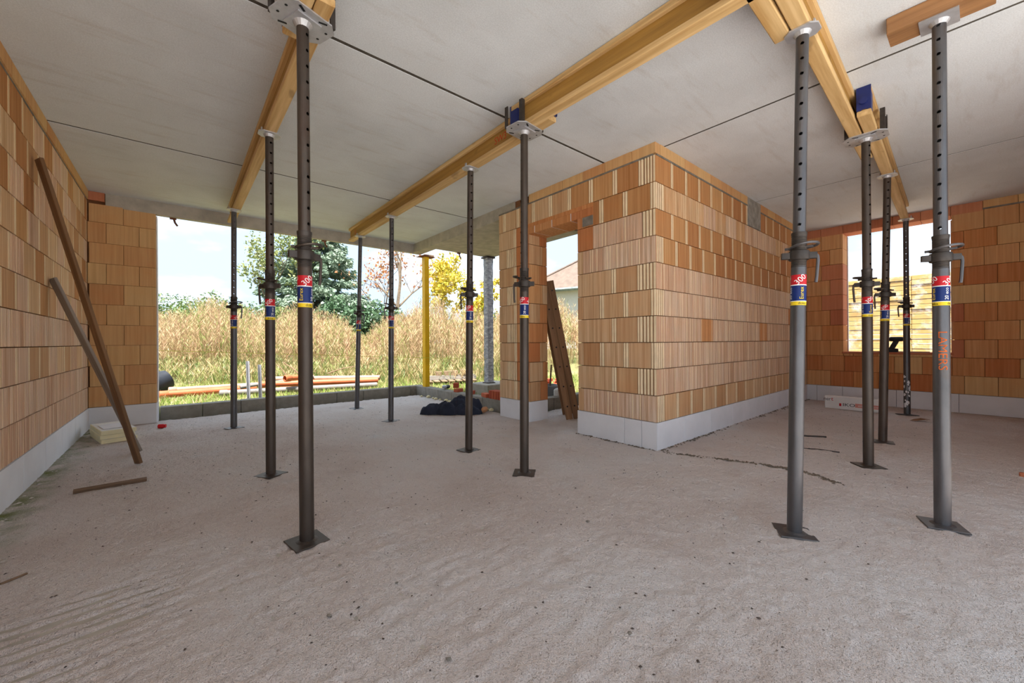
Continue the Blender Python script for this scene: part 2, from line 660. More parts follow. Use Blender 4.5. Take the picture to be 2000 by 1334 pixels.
# left wall
wl_ = wall('wall_left', 'long clay block wall with planks leaning on it')
Y0 = 0.4
MB().box((XL - 0.36, Y0 - 0.02, 0), (XL - 0.03, 7.16, ZC)).build('masonry_core', M_CORE, wl_)
Lw = YK - Y0
types = ['S', 'S', 'F', 'S', 'F', 'F', 'F', 'F', 'F', 'F']
for k in range(10):
    ph = (3.859 - Y0) % 0.2945 if k % 2 == 0 else (4.031 - Y0) % 0.2945
    for a, b in split(0, Lw, joints(ph, Lw, 0.2945)):
        t = types[k]
        r = random.random()
        if t == 'F' and r < 0.10:
            t = 'S'
        mat = M_PALE if t == 'S' else (M_TAN if r < 0.6 else M_BROWN if r < .85 else M_PALE)
        put_brick(wl_, (XL, Y0), PI / 2, a, b - a, ZROW(k) + 0.0035, HC - 0.007, t, mat)
for a, b in split(0, Lw, joints(0.1, Lw, 0.2945)):
    put_brick(wl_, (XL, Y0), PI / 2, a, b - a, ZTOP + 0.015, ZC - ZTOP - 0.016, 'P', M_OCHRE, name='closure_brick', proud=0.012)
MB().box((XL - 0.04, Y0, ZTOP), (XL + 0.001, YK, ZTOP + 0.015)).build('mortar_strip', M_MORTAR, wl_)
for a, b in split(0, Lw, joints(0.26, Lw, 0.6)):
    put_brick(wl_, (XL, Y0), PI / 2, a, b - a, 0.0, ZW - 0.002, 'P', M_WHITE, name='base_block', proud=0.004)

# short wall beside the garden opening
wb_ = wall('wall_back', 'short ochre block wall beside the garden opening')
XE = -0.213
MB().box((XL - 0.02, YK + 0.03, 0), (XE - 0.002, YK + 0.30, 2.70)).build('masonry_core', M_CORE, wb_)
MB().box((XL - 0.02, YK + 0.03, 2.70), (XL + 0.154, YK + 0.30, ZC - 0.001)).build('masonry_core', M_CORE, wb_)
for k in range(10):
    js = [0.158, 0.452] if k % 2 == 0 else [0.31]
    z1 = ZROW(k + 1) - 0.002
    if k == 9:
        js = [0.31]
        z1 = 2.70
    if k == 8:
        js = [0.158, 0.452]
    for i, (a, b) in enumerate(split(0, XE - XL, js)):
        mat = M_OCHRE if random.random() < 0.85 else M_ORANGE
        gap = 0.012 if (k % 2 == 1 and i == 0) else 0.0
        put_brick(wb_, (XL, YK), 0.0, a + gap, b - a - gap, ZROW(k) + 0.0035, z1 - ZROW(k) - 0.002, 'P', mat, depth=0.29 if i == len(js) else 0.07)
put_brick(wb_, (XL, YK), 0.0, 0, 0.15, 2.742, 0.103, 'P', M_REDCLAY, name='closure_brick')
put_brick(wb_, (XL, YK), 0.0, 0, XE - XL + 0.002, 0.0, ZW - 0.002, 'P', M_WHITE, name='base_block', depth=0.29, proud=0.004)
MB().box((XE + 0.001, YK + 0.10, 0.0), (XE + 0.012, YK + 0.29, 2.684)).build('edge_strip', M_WHITE, wb_)

# doorway wall (left face of the inner room) with its pier
wd_ = wall('wall_doorway', 'clay block wall with the open doorway and its pier')
YD0, YD1, YP = 2.874, 3.663, 4.264
XO = 3.69
MB().box((XB + 0.03, YB + 0.03, 0), (XO, YD0 - 0.03, ZC)).build('masonry_core', M_CORE, wd_)
MB().box((XB + 0.03, YD1 + 0.03, 0), (XO, YP, ZC)).build('pier_core', M_CORE, wd_)
MB().box((XB + 0.03, YD0 - 0.05, 2.49), (XO, YD1 + 0.05, ZC)).build('lintel_core', M_CORE, wd_)
typesD = ['S', 'F', 'F', 'F', 'F', 'F', 'S', 'S', 'F', 'F']
o_ = (XB, YD0)
Ld = YD0 - YB
for k in range(10):
    zb, hh = ZROW(k) + 0.0035, HC - 0.007
    if k == 9:
        continue
    if k % 2 == 0:
        js = [YD0 - 2.837 + 0.04, YD0 - 2.524, YD0 - 2.236]
    else:
        js = [YD0 - 2.66, YD0 - 2.374, YD0 - 2.08]
    P_ = split(0, Ld, js)
    for i, (a, b) in enumerate(P_):
        last = i == len(P_) - 1
        t = typesD[k]
        if last and k % 2 == 1:
            t = 'M'
        if i == 0:
            t = 'P'
        mat = M_PALE if t in 'S' else (M_BROWN if k == 8 else M_TAN)  # browner high course: brick type plus light falloff put into the colour
        if i == 0:
            mat = M_ORANGE if k in (7, 8) else M_TAN
        put_brick(wd_, o_, -PI / 2, a, b - a, zb, hh, t, mat, mr=1 if last else 0, depth=0.07 if i else 0.06)
# course over the door runs through from the pier to the corner
o9 = (XB, YP)
L9 = YP - YB
for a, b in split(0, L9, [YP - y for y in (2.058, 2.353, 2.656, 2.961, 3.256, 3.551, 3.84, 4.12)]):
    last = b > L9 - 0.01
    put_brick(wd_, o9, -PI / 2, a, b - a, ZROW(9) + 0.004, HC - 0.006, 'M' if last else 'F', M_BROWN if b > L9 - 0.9 else M_TAN, mr=1 if last else 0)  # brown towards the corner holds some light falloff besides the brick type
for a, b in split(0, L9 - 0.25, [YP - y for y in (2.209, 2.499, 2.79, 3.086, 3.374, 3.654)]) + [(L9 - 0.25, L9)]:
    last = b > L9 - 0.01
    if a < 0.30:
        continue
    put_brick(wd_, o9, -PI / 2, a, b - a, ZTOP + 0.017, ZC - ZTOP - 0.018, 'P', M_OCHRE, mr=1 if last else 0, name='closure_brick', proud=0.004)
MB().box((XB - 0.001, YB + 0.03, ZTOP), (XB + 0.05, YP, ZTOP + 0.017)).build('mortar_strip', M_MORTAR, wd_)
# clay lintel in segments
ZL0, ZL1 = 2.355, 2.44
LS = [(2.652, 2.965), (2.965, 3.26), (3.26, 3.555), (3.555, 3.80)]
for a, b in LS:
    mb = MB()
    mb.cbox((XB - 0.003, a + 0.004, ZL0), (XO - 0.02, b - 0.004, ZL1), 0.004)
    mb.build('lintel_block', M_ORANGE, wd_)
    MB().box((XB - 0.001, b - 0.004, ZL0 + 0.001), (XO - 0.03, b + 0.004, ZL1)).build('lintel_joint', M_WHITE, wd_)
MB().box((XB + 0.001, 2.652, ZL1), (XO - 0.02, 3.80, ZROW(9) + 0.004)).build('lintel_mortar', M_ORANGE, wd_)
# small pieces that carry the lintel
put_brick(wd_, o_, -PI / 2, 0.07, 0.15, 2.25, 0.10, 'P', M_MORTAR, name='packing_block', proud=0.001, depth=0.02)
# door side of the inner room
for k in range(9):
    for i, (a, b) in enumerate(split(0.064, 0.31, [0.15 if k % 2 else 0.22])):
        put_brick(wd_, (XO, YD0), PI, 0.31 - b, b - a, ZROW(k) + 0.0035, HC - 0.007, 'P', M_OCHRE)
# pier faces
for k in range(10):
    if k == 9:
        continue
    js = [0.22, 0.36] if k % 2 else [0.36]
    P_ = split(0, YP - YD1, js)
    for i, (a, b) in enumerate(P_):
        last = i == len(P_) - 1
        t = 'F' if i == 0 else ('M' if not last else 'P')
        mat = M_TAN if i < len(P_) - 1 else (M_ORANGE if random.random() < 0.6 else M_TAN)
        put_brick(wd_, (XB, YP), -PI / 2, a, b - a, ZROW(k) + 0.0035, HC - 0.007, t, mat, mr=1 if last else 0)
    js = [0.19] if k % 2 == 0 else [0.24]
    for i, (a, b) in enumerate(split(0, XO - XB, js)):
        put_brick(wd_, (XB, YD1), 0.0, a, b - a, ZROW(k) + 0.0035, HC - 0.007, 'P', M_ORANGE if random.random() < 0.6 else M_TAN, ml=1 if i == 0 else 0)
for a, b in ((0, YP - YD1),):
    put_brick(wd_, (XB, YP), -PI / 2, a, b - a, 0, ZW - 0.002, 'P', M_WHITE, mr=1, name='base_block')
put_brick(wd_, (XB, YD1), 0.0, 0, XO - XB, 0, ZW - 0.002, 'P', M_WHITE, ml=1, name='base_block')
Pw = split(0, Ld, [YD0 - 2.273, YD0 - 2.083])
for i, (a, b) in enumerate(Pw):
    put_brick(wd_, (XB - 0.004, YD0 + 0.012), -PI / 2, a, b - a + (0.016 if i == len(Pw) - 1 else 0), 0, ZW - 0.002, 'P', M_WHITE, mr=1 if i == len(Pw) - 1 else 0, name='base_block', proud=0.0)
put_brick(wd_, (XO, YD0), PI, 0.0, 0.31, 0, ZW - 0.002, 'P', M_WHITE, name='base_block')

# inner room, right face
wm_ = wall('wall_middle', 'long clay block face of the inner room running to the window wall')
MB().box((XB + 0.35, YB + 0.03, 0), (XR, YB + 0.33, ZC)).build('masonry_core', M_CORE, wm_)
Lm = XR - XB
typesM = ['F', 'S', 'S', 'S', 'S', 'S', 'F', 'F', 'S', 'F']
for k in range(10):
    js = [0.135] + [0.411 + 0.288 * i for i in range(16)] if k % 2 == 0 else [0.33 + 0.2875 * i for i in range(16)]
    P_ = split(0, Lm, js)
    for i, (a, b) in enumerate(P_):
        t = typesM[k]
        r = random.random()
        if k == 9 and a < 2.67 and b > 2.22:
            if a < 2.20:
                b = 2.218
            elif b > 2.70:
                a = 2.673
            else:
                continue
        if i == 0 and k % 2 == 0:
            t = 'M'
        mat = M_PALE if t == 'S' else (M_BROWN if k >= 6 else M_TAN)  # upper courses browner by brick type, with light falloff worked into the colour
        if k == 8:
            mat = M_TAN if r < .6 else M_PALE
        if t == 'S' and r < 0.06:
            mat = M_ORANGE
        put_brick(wm_, (XB, YB), 0.0, a, b - a, ZROW(k) + 0.0035, HC - 0.007, t, mat, ml=1 if i == 0 else 0)
for i, (a, b) in enumerate(split(0, 2.218, [0.09, 0.27] + [0.27 + 0.29 * i for i in range(1, 9)]) + split(2.673, Lm, [2.673 + 0.29 * i for i in range(1, 8)])):
    put_brick(wm_, (XB - 0.004, YB), 0.0, a, b - a, ZTOP + 0.017, ZC - ZTOP - 0.018, 'P', M_OCHRE, ml=1 if i == 0 else 0, name='closure_brick', proud=0.003)
MB().box((XB + 0.03, YB - 0.001, ZTOP), (XR, YB + 0.05, ZTOP + 0.017)).build('mortar_strip', M_MORTAR, wm_)
MB().cbox((XB + 2.222, YB - 0.006, 2.487), (XB + 2.67, YB + 0.08, ZC - 0.001), 0.006).build('concrete_pad', simple('padstone', lin(150, 144, 136), 0.9, var=0.3, scale=12), wm_)
for i, (a, b) in enumerate(split(0, Lm, [0.512, 1.106, 1.706, 2.214, 2.84, 3.467, 4.07, 4.6])):
    put_brick(wm_, (XB - 0.004, YB - 0.004), 0.0, a, b - a, 0, ZW - 0.002, 'P', M_WHITE, ml=1 if i == 0 else 0, name='base_block', proud=0.0)

# window wall
wr_ = wall('wall_right', 'orange clay block wall with the unglazed window opening')
YW0, YW1, ZS, ZH = 0.286, 1.450, 0.815, 2.71
YE = -1.1
mb = MB()
mb.box((XR + 0.03, YW1 + 0.03, 0), (XR + 0.36, YB + 0.3, ZC))
mb.box((XR + 0.03, YE, 0), (XR + 0.36, YW0 - 0.03, ZC))
mb.box((XR + 0.03, YW0 - 0.03, 0), (XR + 0.36, YW1 + 0.03, ZS - 0.05))
mb.box((XR + 0.03, YW0 - 0.03, ZH + 0.03), (XR + 0.36, YW1 + 0.03, ZC))
mb.build('masonry_core', M_CORE, wr_)
Lr = YB - YE
for k in range(10):
    js = [YB - (1.618 - 0.29 * i) for i in range(-1, 14)] if k % 2 == 0 else [YB - (1.729 - 0.29 * i) for i in range(-1, 14)]
    zb, zt = ZROW(k) + 0.0035, ZROW(k + 1) - 0.002
    for a, b in split(0, Lr, js):
        y1, y0 = YB - a, YB - b
        segs = [(y0, y1, zb, zt)]
        if zt > ZS - 0.03 and zb < ZH:
            segs = []
            if y1 > YW1 + 0.02:
                segs.append((max(y0, YW1), y1, zb, zt))
            if y0 < YW0 - 0.02:
                segs.append((y0, min(y1, YW0), zb, zt))
            if y1 > YW0 + 0.02 and y0 < YW1 - 0.02 and zb < ZS - 0.06:
                segs.append((max(y0, YW0), min(y1, YW1), zb, ZS - 0.03))
        for (s0, s1, q0, q1) in segs:
            if s1 - s0 < 0.03 or q1 - q0 < 0.02:
                continue
            at_rev = abs(s0 - YW1) < 1e-3 or abs(s1 - YW0) < 1e-3
            mat = M_ORANGE if random.random() < (0.8 if s0 > 1.0 else 0.55) else M_OCHRE
            if at_rev and random.random() < 0.6:
                mat = M_REDCLAY
            put_brick(wr_, (XR, YB), -PI / 2, YB - s1, s1 - s0, q0, q1 - q0, 'P', mat, depth=0.34 if at_rev else 0.07)
for a, b in split(0, Lr, joints(0.2, Lr, 0.29)):
    over = (YB - a) > YW0 - 0.15 and (YB - b) < YW1 + 0.3
    put_brick(wr_, (XR, YB), -PI / 2, a, b - a, ZTOP + 0.02 if not over else ZH + 0.006, ZC - ZTOP - 0.021 if not over else ZC - ZH - 0.008, 'P',
              M_REDCLAY if over else M_OCHRE, name='lintel_block' if over else 'closure_brick', depth=0.30 if over else 0.07, proud=0.003)
MB().box((XR - 0.001, YE, ZTOP), (XR + 0.05, YW0 - 0.1, ZTOP + 0.02)).build('mortar_strip', M_MORTAR, wr_)
for a, b in split(0, Lr, [YB - 1.798, YB - 1.464, YB - 0.839, YB - 0.219, YB + 0.40, YB + 1.0]):
    put_brick(wr_, (XR, YB), -PI / 2, a, b - a, 0, ZW - 0.002, 'P', M_WHITE, name='base_block', proud=0.003)
sill = MB().cbox((XR - 0.012, YW0 - 0.02, ZS - 0.028), (XR + 0.37, YW1 + 0.02, ZS), 0.004).build('trim_1', M_REDCLAY)
tag(sill, 'reddish clay sill plate of the window opening', kind='structure')
for yy, s in ((YW1, -1), (YW0, 1)):
    MB().cbox((XR + 0.30, min(yy, yy + s * 0.012), ZS), (XR + 0.33, max(yy, yy + s * 0.012), ZH), 0.002).build('reveal_strip', M_WHITE, wr_)

# ------------------------------------------------------------------ ceiling panels
ceil_ = empty('ceiling')
tag(ceil_, 'underside of the precast concrete floor panels', kind='structure')
JW = 0.014
X_J3, X_J4, Y_J1, Y_J2 = 3.531, 5.889, 4.923, 2.514
YBK = -1.1
panels = [(-1.15, X_J3 - JW, YBK, Y_J2 - JW), (-1.15, X_J3 - JW, Y_J2 + JW, Y_J1 - JW), (-1.15, XB + 0.19, Y_J1 + JW, 6.95),
          (X_J3 + JW * .7, X_J4 - JW * .7, YBK, 2.25), (X_J4 + JW * .7, XR + 0.36, YBK, 2.25), (X_J3 + JW, XR + 0.36, 2.27, 4.10)]
for x0, x1, y0, y1 in panels:
    mb = MB()
    c = 0.001
    mb.add([(x0 + c, y0 + c, ZC), (x1 - c, y0 + c, ZC), (x1 - c, y1 - c, ZC), (x0 + c, y1 - c, ZC),
            (x0, y0, ZC + c), (x1, y0, ZC + c), (x1, y1, ZC + c), (x0, y1, ZC + c),
            (x0, y0, ZC + 0.0035), (x1, y0, ZC + 0.0035), (x1, y1, ZC + 0.0035), (x0, y1, ZC + 0.0035)],
           [(0, 3, 2, 1), (0, 1, 5, 4), (1, 2, 6, 5), (2, 3, 7, 6), (3, 0, 4, 7), (4, 5, 9, 8), (5, 6, 10, 9), (6, 7, 11, 10), (7, 4, 8, 11), (8, 9, 10, 11)])
    mb.build('ceiling_panel', M_CEIL, ceil_)
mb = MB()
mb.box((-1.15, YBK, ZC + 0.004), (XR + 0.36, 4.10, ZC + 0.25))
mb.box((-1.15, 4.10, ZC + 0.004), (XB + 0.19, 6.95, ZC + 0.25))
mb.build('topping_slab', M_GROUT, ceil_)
# downstand strips at the slab edge and the lower terrace slab
ZD = 2.686
MB().box((XL + 0.155, YK, ZD), (XB + 0.02, 6.95, ZC + 0.02)).build('edge_downstand', M_CONC, ceil_)
MB().box((XB + 0.012, 3.95, ZD), (XB + 0.19, 6.95, ZC + 0.02)).build('edge_downstand', M_CONC, ceil_)
MB().box((XB + 0.19, 3.98, ZD + 0.002), (4.79, 6.345, ZC + 0.10)).build('terrace_slab', M_CONC, ceil_)

# foundation kerbs of loose concrete blocks round the slab
kb = empty('wall_kerb')
tag(kb, 'low kerb of grey concrete blocks along the slab edge', kind='structure')


def kerb_run(p0, p1, first, pitch, th, z0=-0.03, z1=0.16):
    p0, p1 = Vector(p0), Vector(p1)
    L = (p1 - p0).length
    a = math.atan2(p1.y - p0.y, p1.x - p0.x)
    u = 0.0
    nxt = first
    while u < L - 0.02:
        w = min(nxt, L - u)
        mb = MB().cbox((0.003, 0, z0), (w - 0.003, th, z1 + random.uniform(-.002, .002)), 0.006)
        o = mb.build('kerb_block', M_KERB, kb)
        p = p0 + (p1 - p0).normalized() * u
        o.location = (p.x, p.y, 0)
        o.rotation_euler = (0, 0, a)
        u += w
        nxt = pitch


kerb_run((-0.9, 7.147, 0), (3.73, 7.147, 0), 0.25, 0.455, 0.17)
kerb_run((3.555, 7.14, 0), (3.555, 4.20, 0), 0.40, 0.45, 0.17)
kerb_run((3.74, 4.20, 0), (9.0, 4.20, 0), 0.62, 0.45, 0.17)

# unseen wall added on the right behind the viewer to darken that side; the left half stays open to the site
wf_ = wall('wall_front_shade', 'unseen clay block wall added behind the viewer to darken the right side')
MB().box((3.9, -1.42, 0), (XR + 0.36, -1.12, ZC)).build('masonry_core', M_CORE, wf_)
for k in range(10):
    for a, b in split(0, XR - 3.9, joints(0.0 if k % 2 else 0.30, XR - 3.9, 0.60)):
        put_brick(wf_, (XR, -1.10), PI, a, b - a, ZROW(k) + 0.0035, HC - 0.007, 'P', M_ORANGE)
for a, b in split(0, XR - 3.9, joints(0.3, XR - 3.9, 0.60)):
    put_brick(wf_, (XR, -1.10), PI, a, b - a, 0, ZW - 0.002, 'P', M_WHITE, name='base_block')
MB().box((3.9, -1.12, ZTOP), (XR, -1.08, ZC)).build('closure_strip', M_OCHRE, wf_)

# ------------------------------------------------------------------ props and beams
def steel_material(name, col, rust, rcol, rough=0.42):
    m, nt, b = newmat(name)
    v = coords(nt, (1.0, 1.0, 0.35), True)
    n1 = noise(nt, v, 9, 6, 0.65)
    c = ramp(nt, n1, [(0.3, scal(col, 0.8)), (0.7, scal(col, 1.2))])
    r = ramp(nt, noise(nt, v, 5, 6, 0.7), [(0.62 - rust, (0, 0, 0)), (0.80 - rust, (1, 1, 1))])
    c = mixcol(nt, r, c, rcol)
    nt.links.new(c, b.inputs['Base Color'])
    mr = N(nt, 'ShaderNodeMapRange')
    mr.inputs[3].default_value = 0.75
    mr.inputs[4].default_value = 0.15
    nt.links.new(r, mr.inputs[0])
    nt.links.new(mr.outputs[0], b.inputs['Metallic'])
    b.inputs['Roughness'].default_value = rough
    bump(nt, b, noise(nt, v, 120, 3), 0.15, 0.002)
    return m


M_ZINC = steel_material('galvanised_steel', lin(98, 96, 97), 0.05, lin(88, 74, 62))
M_ZINC_OLD = steel_material('weathered_steel', lin(86, 77, 70), 0.12, lin(66, 50, 40), 0.5)
M_ZINC_LIGHT = simple('zinc_plate', lin(186, 186, 190), 0.45, 0.5, 0.12, 18)
M_THREAD = simple('dark_threaded_steel', lin(70, 64, 60), 0.5, 0.5, 0.3, 20)
M_RUST = simple('rusty_steel', lin(122, 78, 56), 0.8, 0.1, 0.35, 14, bstr=0.4)
M_RED = simple('sticker_red', lin(196, 30, 40), 0.4, var=0.08, bstr=0)
M_BLUE = simple('sticker_blue', lin(22, 44, 104), 0.4, var=0.08, bstr=0)
M_YEL = simple('sticker_yellow', lin(238, 204, 40), 0.4, var=0.06, bstr=0)
M_WPRINT = simple('print_white', lin(240, 238, 236), 0.5, var=0.03, bstr=0)
M_BPRINT = simple('print_black', lin(24, 24, 28), 0.5, var=0.05, bstr=0)
M_OPRINT = simple('stencil_orange', lin(196, 92, 34), 0.6, var=0.25, scale=40, bstr=0)
M_RPRINT = simple('stencil_red', lin(190, 62, 34), 0.7, var=0.25, scale=40, bstr=0)
M_BLUECAP = simple('blue_plastic_cap', lin(36, 46, 104), 0.45, var=0.2, scale=10, bstr=0.1)


def wood(name, c0, c1, axis=0, knots=True, rough=0.7):
    m, nt, b = newmat(name)
    sc = [26.0, 26.0, 26.0]
    sc[axis] = 1.1
    v = coords(nt, tuple(sc), True)
    g = noise(nt, v, 1.0, 5, 0.6)
    c = ramp(nt, g, [(0.3, c0), (0.68, c1)])
    if knots:
        sk = [9.0, 9.0, 9.0]
        sk[axis] = 3.5
        k = ramp(nt, noise(nt, coords(nt, tuple(sk), True), 1.0, 2, 0.5), [(0.68, (0, 0, 0)), (0.76, (1, 1, 1))])
        km = N(nt, 'ShaderNodeMath', operation='MULTIPLY')
        km.inputs[1].default_value = 0.55
        nt.links.new(k, km.inputs[0])
        c = mixcol(nt, km.outputs[0], c, scal(c0, 0.45))
    nt.links.new(c, b.inputs['Base Color'])
    b.inputs['Roughness'].default_value = rough
    bump(nt, b, g, 0.25, 0.002)
    return m


M_FLANGE = wood('beam_flange_timber', lin(182, 140, 82), lin(224, 190, 136), 1)
M_WEB = wood('beam_web_panel', lin(140, 100, 40), lin(178, 134, 60), 1)
M_PLANK = wood('weathered_plank', lin(96, 72, 52), lin(142, 112, 84), 2, False)
M_PLANK_L = wood('light_plank', lin(146, 108, 74), lin(190, 150, 108), 1)
M_LADDER = wood('ladder_timber', lin(128, 94, 66), lin(168, 128, 92), 2)

R_OUT, R_IN = 0.034, 0.0285
Z_HEAD = 2.63


def bend(vs, r, phi0, z0, ang):
    """wrap flat lettering (centred) round a tube of radius r; ang turns the lettering"""
    ca, sa = math.cos(ang), math.sin(ang)
    out = []
    for x, y, _ in vs:
        a, zz = x * ca - y * sa, x * sa + y * ca
        p = phi0 + a / r
        out.append((r * math.cos(p), r * math.sin(p), z0 + zz))
    return out


def holed_tube(r, z0, z1, zh0, pitch, n=24, hr=0.0085):
    """tube with a row of real pin holes through both sides (local +-y)"""
    mb = MB()
    cells = {6, 18}                              # columns centred on +y / -y, each two segments wide
    th = lambda i: 2 * PI * i / n
    pos = lambda a, z: (r * math.cos(a), r * math.sin(a), z)
    hs = []
    z = zh0
    while z < z1 - 0.03:
        hs.append(z)
        z += pitch
    cuts = [z0]
    for z in hs:
        cuts += [z - 0.014, z + 0.014]
    cuts.append(z1)
    da = 2 * PI / n
    for i in range(n):
        if i in (5, 6, 17, 18):
            continue
        mb.add([pos(th(i), z0), pos(th(i + 1), z0), pos(th(i + 1), z1), pos(th(i), z1)], [(0, 1, 2, 3)])
    for c in (6, 18):
        a0, a1, am = th(c - 1), th(c + 1), th(c)
        for k in range(0, len(cuts) - 1, 2):
            for (b0, b1) in ((a0, am), (am, a1)):
                mb.add([pos(b0, cuts[k]), pos(b1, cuts[k]), pos(b1, cuts[k + 1]), pos(b0, cuts[k + 1])], [(0, 1, 2, 3)])
        for z in hs:
            ring_o = [(am + da * ex, z + 0.014 * ez) for ex, ez in ((1, 0), (1, 1), (0, 1), (-1, 1), (-1, 0), (-1, -1), (0, -1), (1, -1))]
            ring_i = [(am + hr / r * math.cos(PI / 4 * q), z + hr * math.sin(PI / 4 * q)) for q in range(8)]
            vs = [pos(*p) for p in ring_o] + [pos(*p) for p in ring_i]
            mb.add(vs, [(q, (q + 1) % 8, 8 + (q + 1) % 8, 8 + q) for q in range(8)])
    return mb


ME = {}


def shared_prop_meshes():
    mb = MB()
    mb.cbox((-0.083, -0.083, 0), (0.083, 0.083, 0.007), 0.002)
    mb.lathe([(0.052, 0.007), (R_OUT + 0.002, 0.013)], 16)
    ME['base'] = mb.v, mb.f, mb.m
    ME['base'] = mb
    mb = MB().lathe([(R_OUT, 0.006), (R_OUT, 1.385), (R_OUT - 0.001, 1.40)], 24)
    ME['outer'] = mb
    prof = [(R_OUT - 0.001, 1.385)]
    z = 1.392
    while z < 1.56:
        prof += [(R_OUT - 0.0018, z), (R_OUT + 0.0002, z + 0.004)]
        z += 0.008
    prof += [(R_OUT - 0.0005, 1.562), (R_OUT + 0.0012, 1.565), (R_OUT + 0.0012, 1.577), (R_IN, 1.578)]
    mb = MB().lathe(prof, 24)
    ME['thread'] = mb
    # nut with two lugs
    mb = MB().lathe([(R_OUT, 1.434), (0.044, 1.434), (0.0465, 1.44), (0.0465, 1.474), (0.044, 1.48), (R_OUT, 1.48)], 20, cap=False)
    for s in (-1, 1):
        poly = [(s * 0.040, -0.016), (s * 0.078, -0.010), (s * 0.078, 0.010), (s * 0.040, 0.016)]
        if s < 0:
            poly.reverse()
        mb.prism(poly, 1.440, 1.472)
    ME['nut'] = mb
    # bow pin: rod through the slot with a bent bow beside the tube
    pts = []
    for t in np.linspace(-0.25, 1.0, 22):
        a = -2.5 + t * 4.3
        rr = 0.060 + 0.012 * math.sin(a)
        pts.append((rr * math.cos(a) + 0.018, rr * math.sin(a) * 1.05, 1.497 + 0.05 * max(0, t) * (1.2 - t)))
    mb = MB().tube(pts, 0.0068, 8)
    mb.tube([(-0.060, -0.012, 1.497), (0.062, -0.004, 1.499)], 0.0068, 8)
    ME['pin'] = mb
    mb = MB().tube([(0.070, 0, 1.468), (0.082, 0, 1.452), (0.084, 0, 1.43), (0.079, 0, 1.34), (0.076, 0, 1.315)], 0.0075, 8)
    ME['handle'] = mb
    ME['inner'] = holed_tube(R_IN, 1.56, Z_HEAD - 0.004, 1.615, 0.079)
    ME['inner_long'] = holed_tube(R_IN, 1.56, 2.752, 1.615, 0.079)
    # sticker bands
    mb = MB()
    rs = R_OUT + 0.0008
    for z0, z1, m in ((1.302, 1.353, 0), (1.297, 1.302, 3), (1.217, 1.297, 1), (1.214, 1.217, 3), (1.194, 1.214, 2)):
        mb.lathe([(rs, z0), (rs, z1)], 24, m, cap=False)
    ME['sticker'] = mb
    rt = rs + 0.0006
    W, Y, B = MB(), MB(), MB()
    for i in range(3):
        vs, fs = text_geo('300', 0.040, 0.006)
        W.add(bend(vs, rt, -PI / 2 + 0.25 + i * 2 * PI / 3, 1.327, 0.75), fs)
    for i in range(4):
        ph = -PI / 2 + 0.45 + i * PI / 2
        vs, fs = text_geo('Eurex' if i % 2 == 0 else '20 eco', 0.027 if i % 2 == 0 else 0.024, 0.006)
        (Y if i % 2 == 0 else W).add(bend(vs, rt, ph, 1.257, PI / 2), fs)
    for i in range(3):
        vs, fs = text_geo('doka', 0.019, 0.006)
        B.add(bend(vs, rt, -PI / 2 + 0.5 + i * 2 * PI / 3, 1.204, 0), fs)
    ME['tw'], ME['ty'], ME['tb'] = W, Y, B
    # four way head: octagonal plate with dark patches for holes and slots, square plate below, four angle prongs
    mb = MB()
    a, c = 0.135, 0.045
    mb.prism([(-a + c, -0.105), (a - c, -0.105), (a, -0.105 + c), (a, 0.105 - c), (a - c, 0.105), (-a + c, 0.105), (-a, 0.105 - c), (-a, -0.105 + c)], Z_HEAD, Z_HEAD + 0.008)
    ME['head4'] = mb
    mb = MB()
    mb.box((-0.062, -0.062, Z_HEAD - 0.007), (0.062, 0.062, Z_HEAD - 0.0002))
    mb.lathe([(R_IN, Z_HEAD - 0.03), (0.045, Z_HEAD - 0.007)], 16, cap=False)
    ME['head_foot'] = mb
    for sx in (-1, 1):
        for sy in (-1, 1):
            mb = MB()
            mb.lathe([(0.007, Z_HEAD - 0.0012), (0.007, Z_HEAD - 0.0004)], 10, 0, Matrix.Translation((sx * 0.105, sy * 0.035, 0)))  # flat black disc under the plate, painted shade of a hole
            ME['hole%d%d' % (sx, sy)] = mb
            mb = MB()
            Mx = Matrix.Translation((sx * 0.055, sy * 0.083, 0)) @ Matrix.Rotation(sx * sy * 0.5, 4, 'Z')
            mb.box((-0.02, -0.006, Z_HEAD - 0.0012), (0.02, 0.006, Z_HEAD - 0.0004), 0, Mx)  # flat black strip under the plate, painted shade of a slot
            ME['slot%d%d' % (sx, sy)] = mb
    ME['prong'] = MB().prism([(0, 0), (0.030, 0), (0.030, 0.006), (0.006, 0.006), (0.006, 0.030), (0, 0.030)], Z_HEAD + 0.008, Z_HEAD + 0.17)
    mb = MB()
    b_ = 0.075
    mb.prism([(-b_, -0.03), (-0.045, -0.058), (0.045, -0.058), (b_, -0.03), (b_, 0.03), (0.045, 0.058), (-0.045, 0.058), (-b_, 0.03)], Z_HEAD, Z_HEAD + 0.008)
    mb.lathe([(R_IN, Z_HEAD - 0.02), (0.040, Z_HEAD)], 16, cap=False)
    ME['head1'] = mb
    ME['clip'] = MB().box((-0.004, -0.012, Z_HEAD + 0.008), (0.004, 0.012, Z_HEAD + 0.045))
    mb = MB()
    mb.cbox((-0.075, -0.075, 2.748), (0.075, 0.075, 2.756), 0.002)
    mb.lathe([(R_IN, 2.728), (0.042, 2.748)], 16, cap=False)
    ME['head_flat'] = mb


shared_prop_meshes()
_mc = {}


def shared(key, mats, smooth=True):
    kk = (key,) + tuple(m.name for m in mats)
    if kk not in _mc:
        _mc[kk] = ME[key].mesh(key, mats, smooth)
    return _mc[kk]


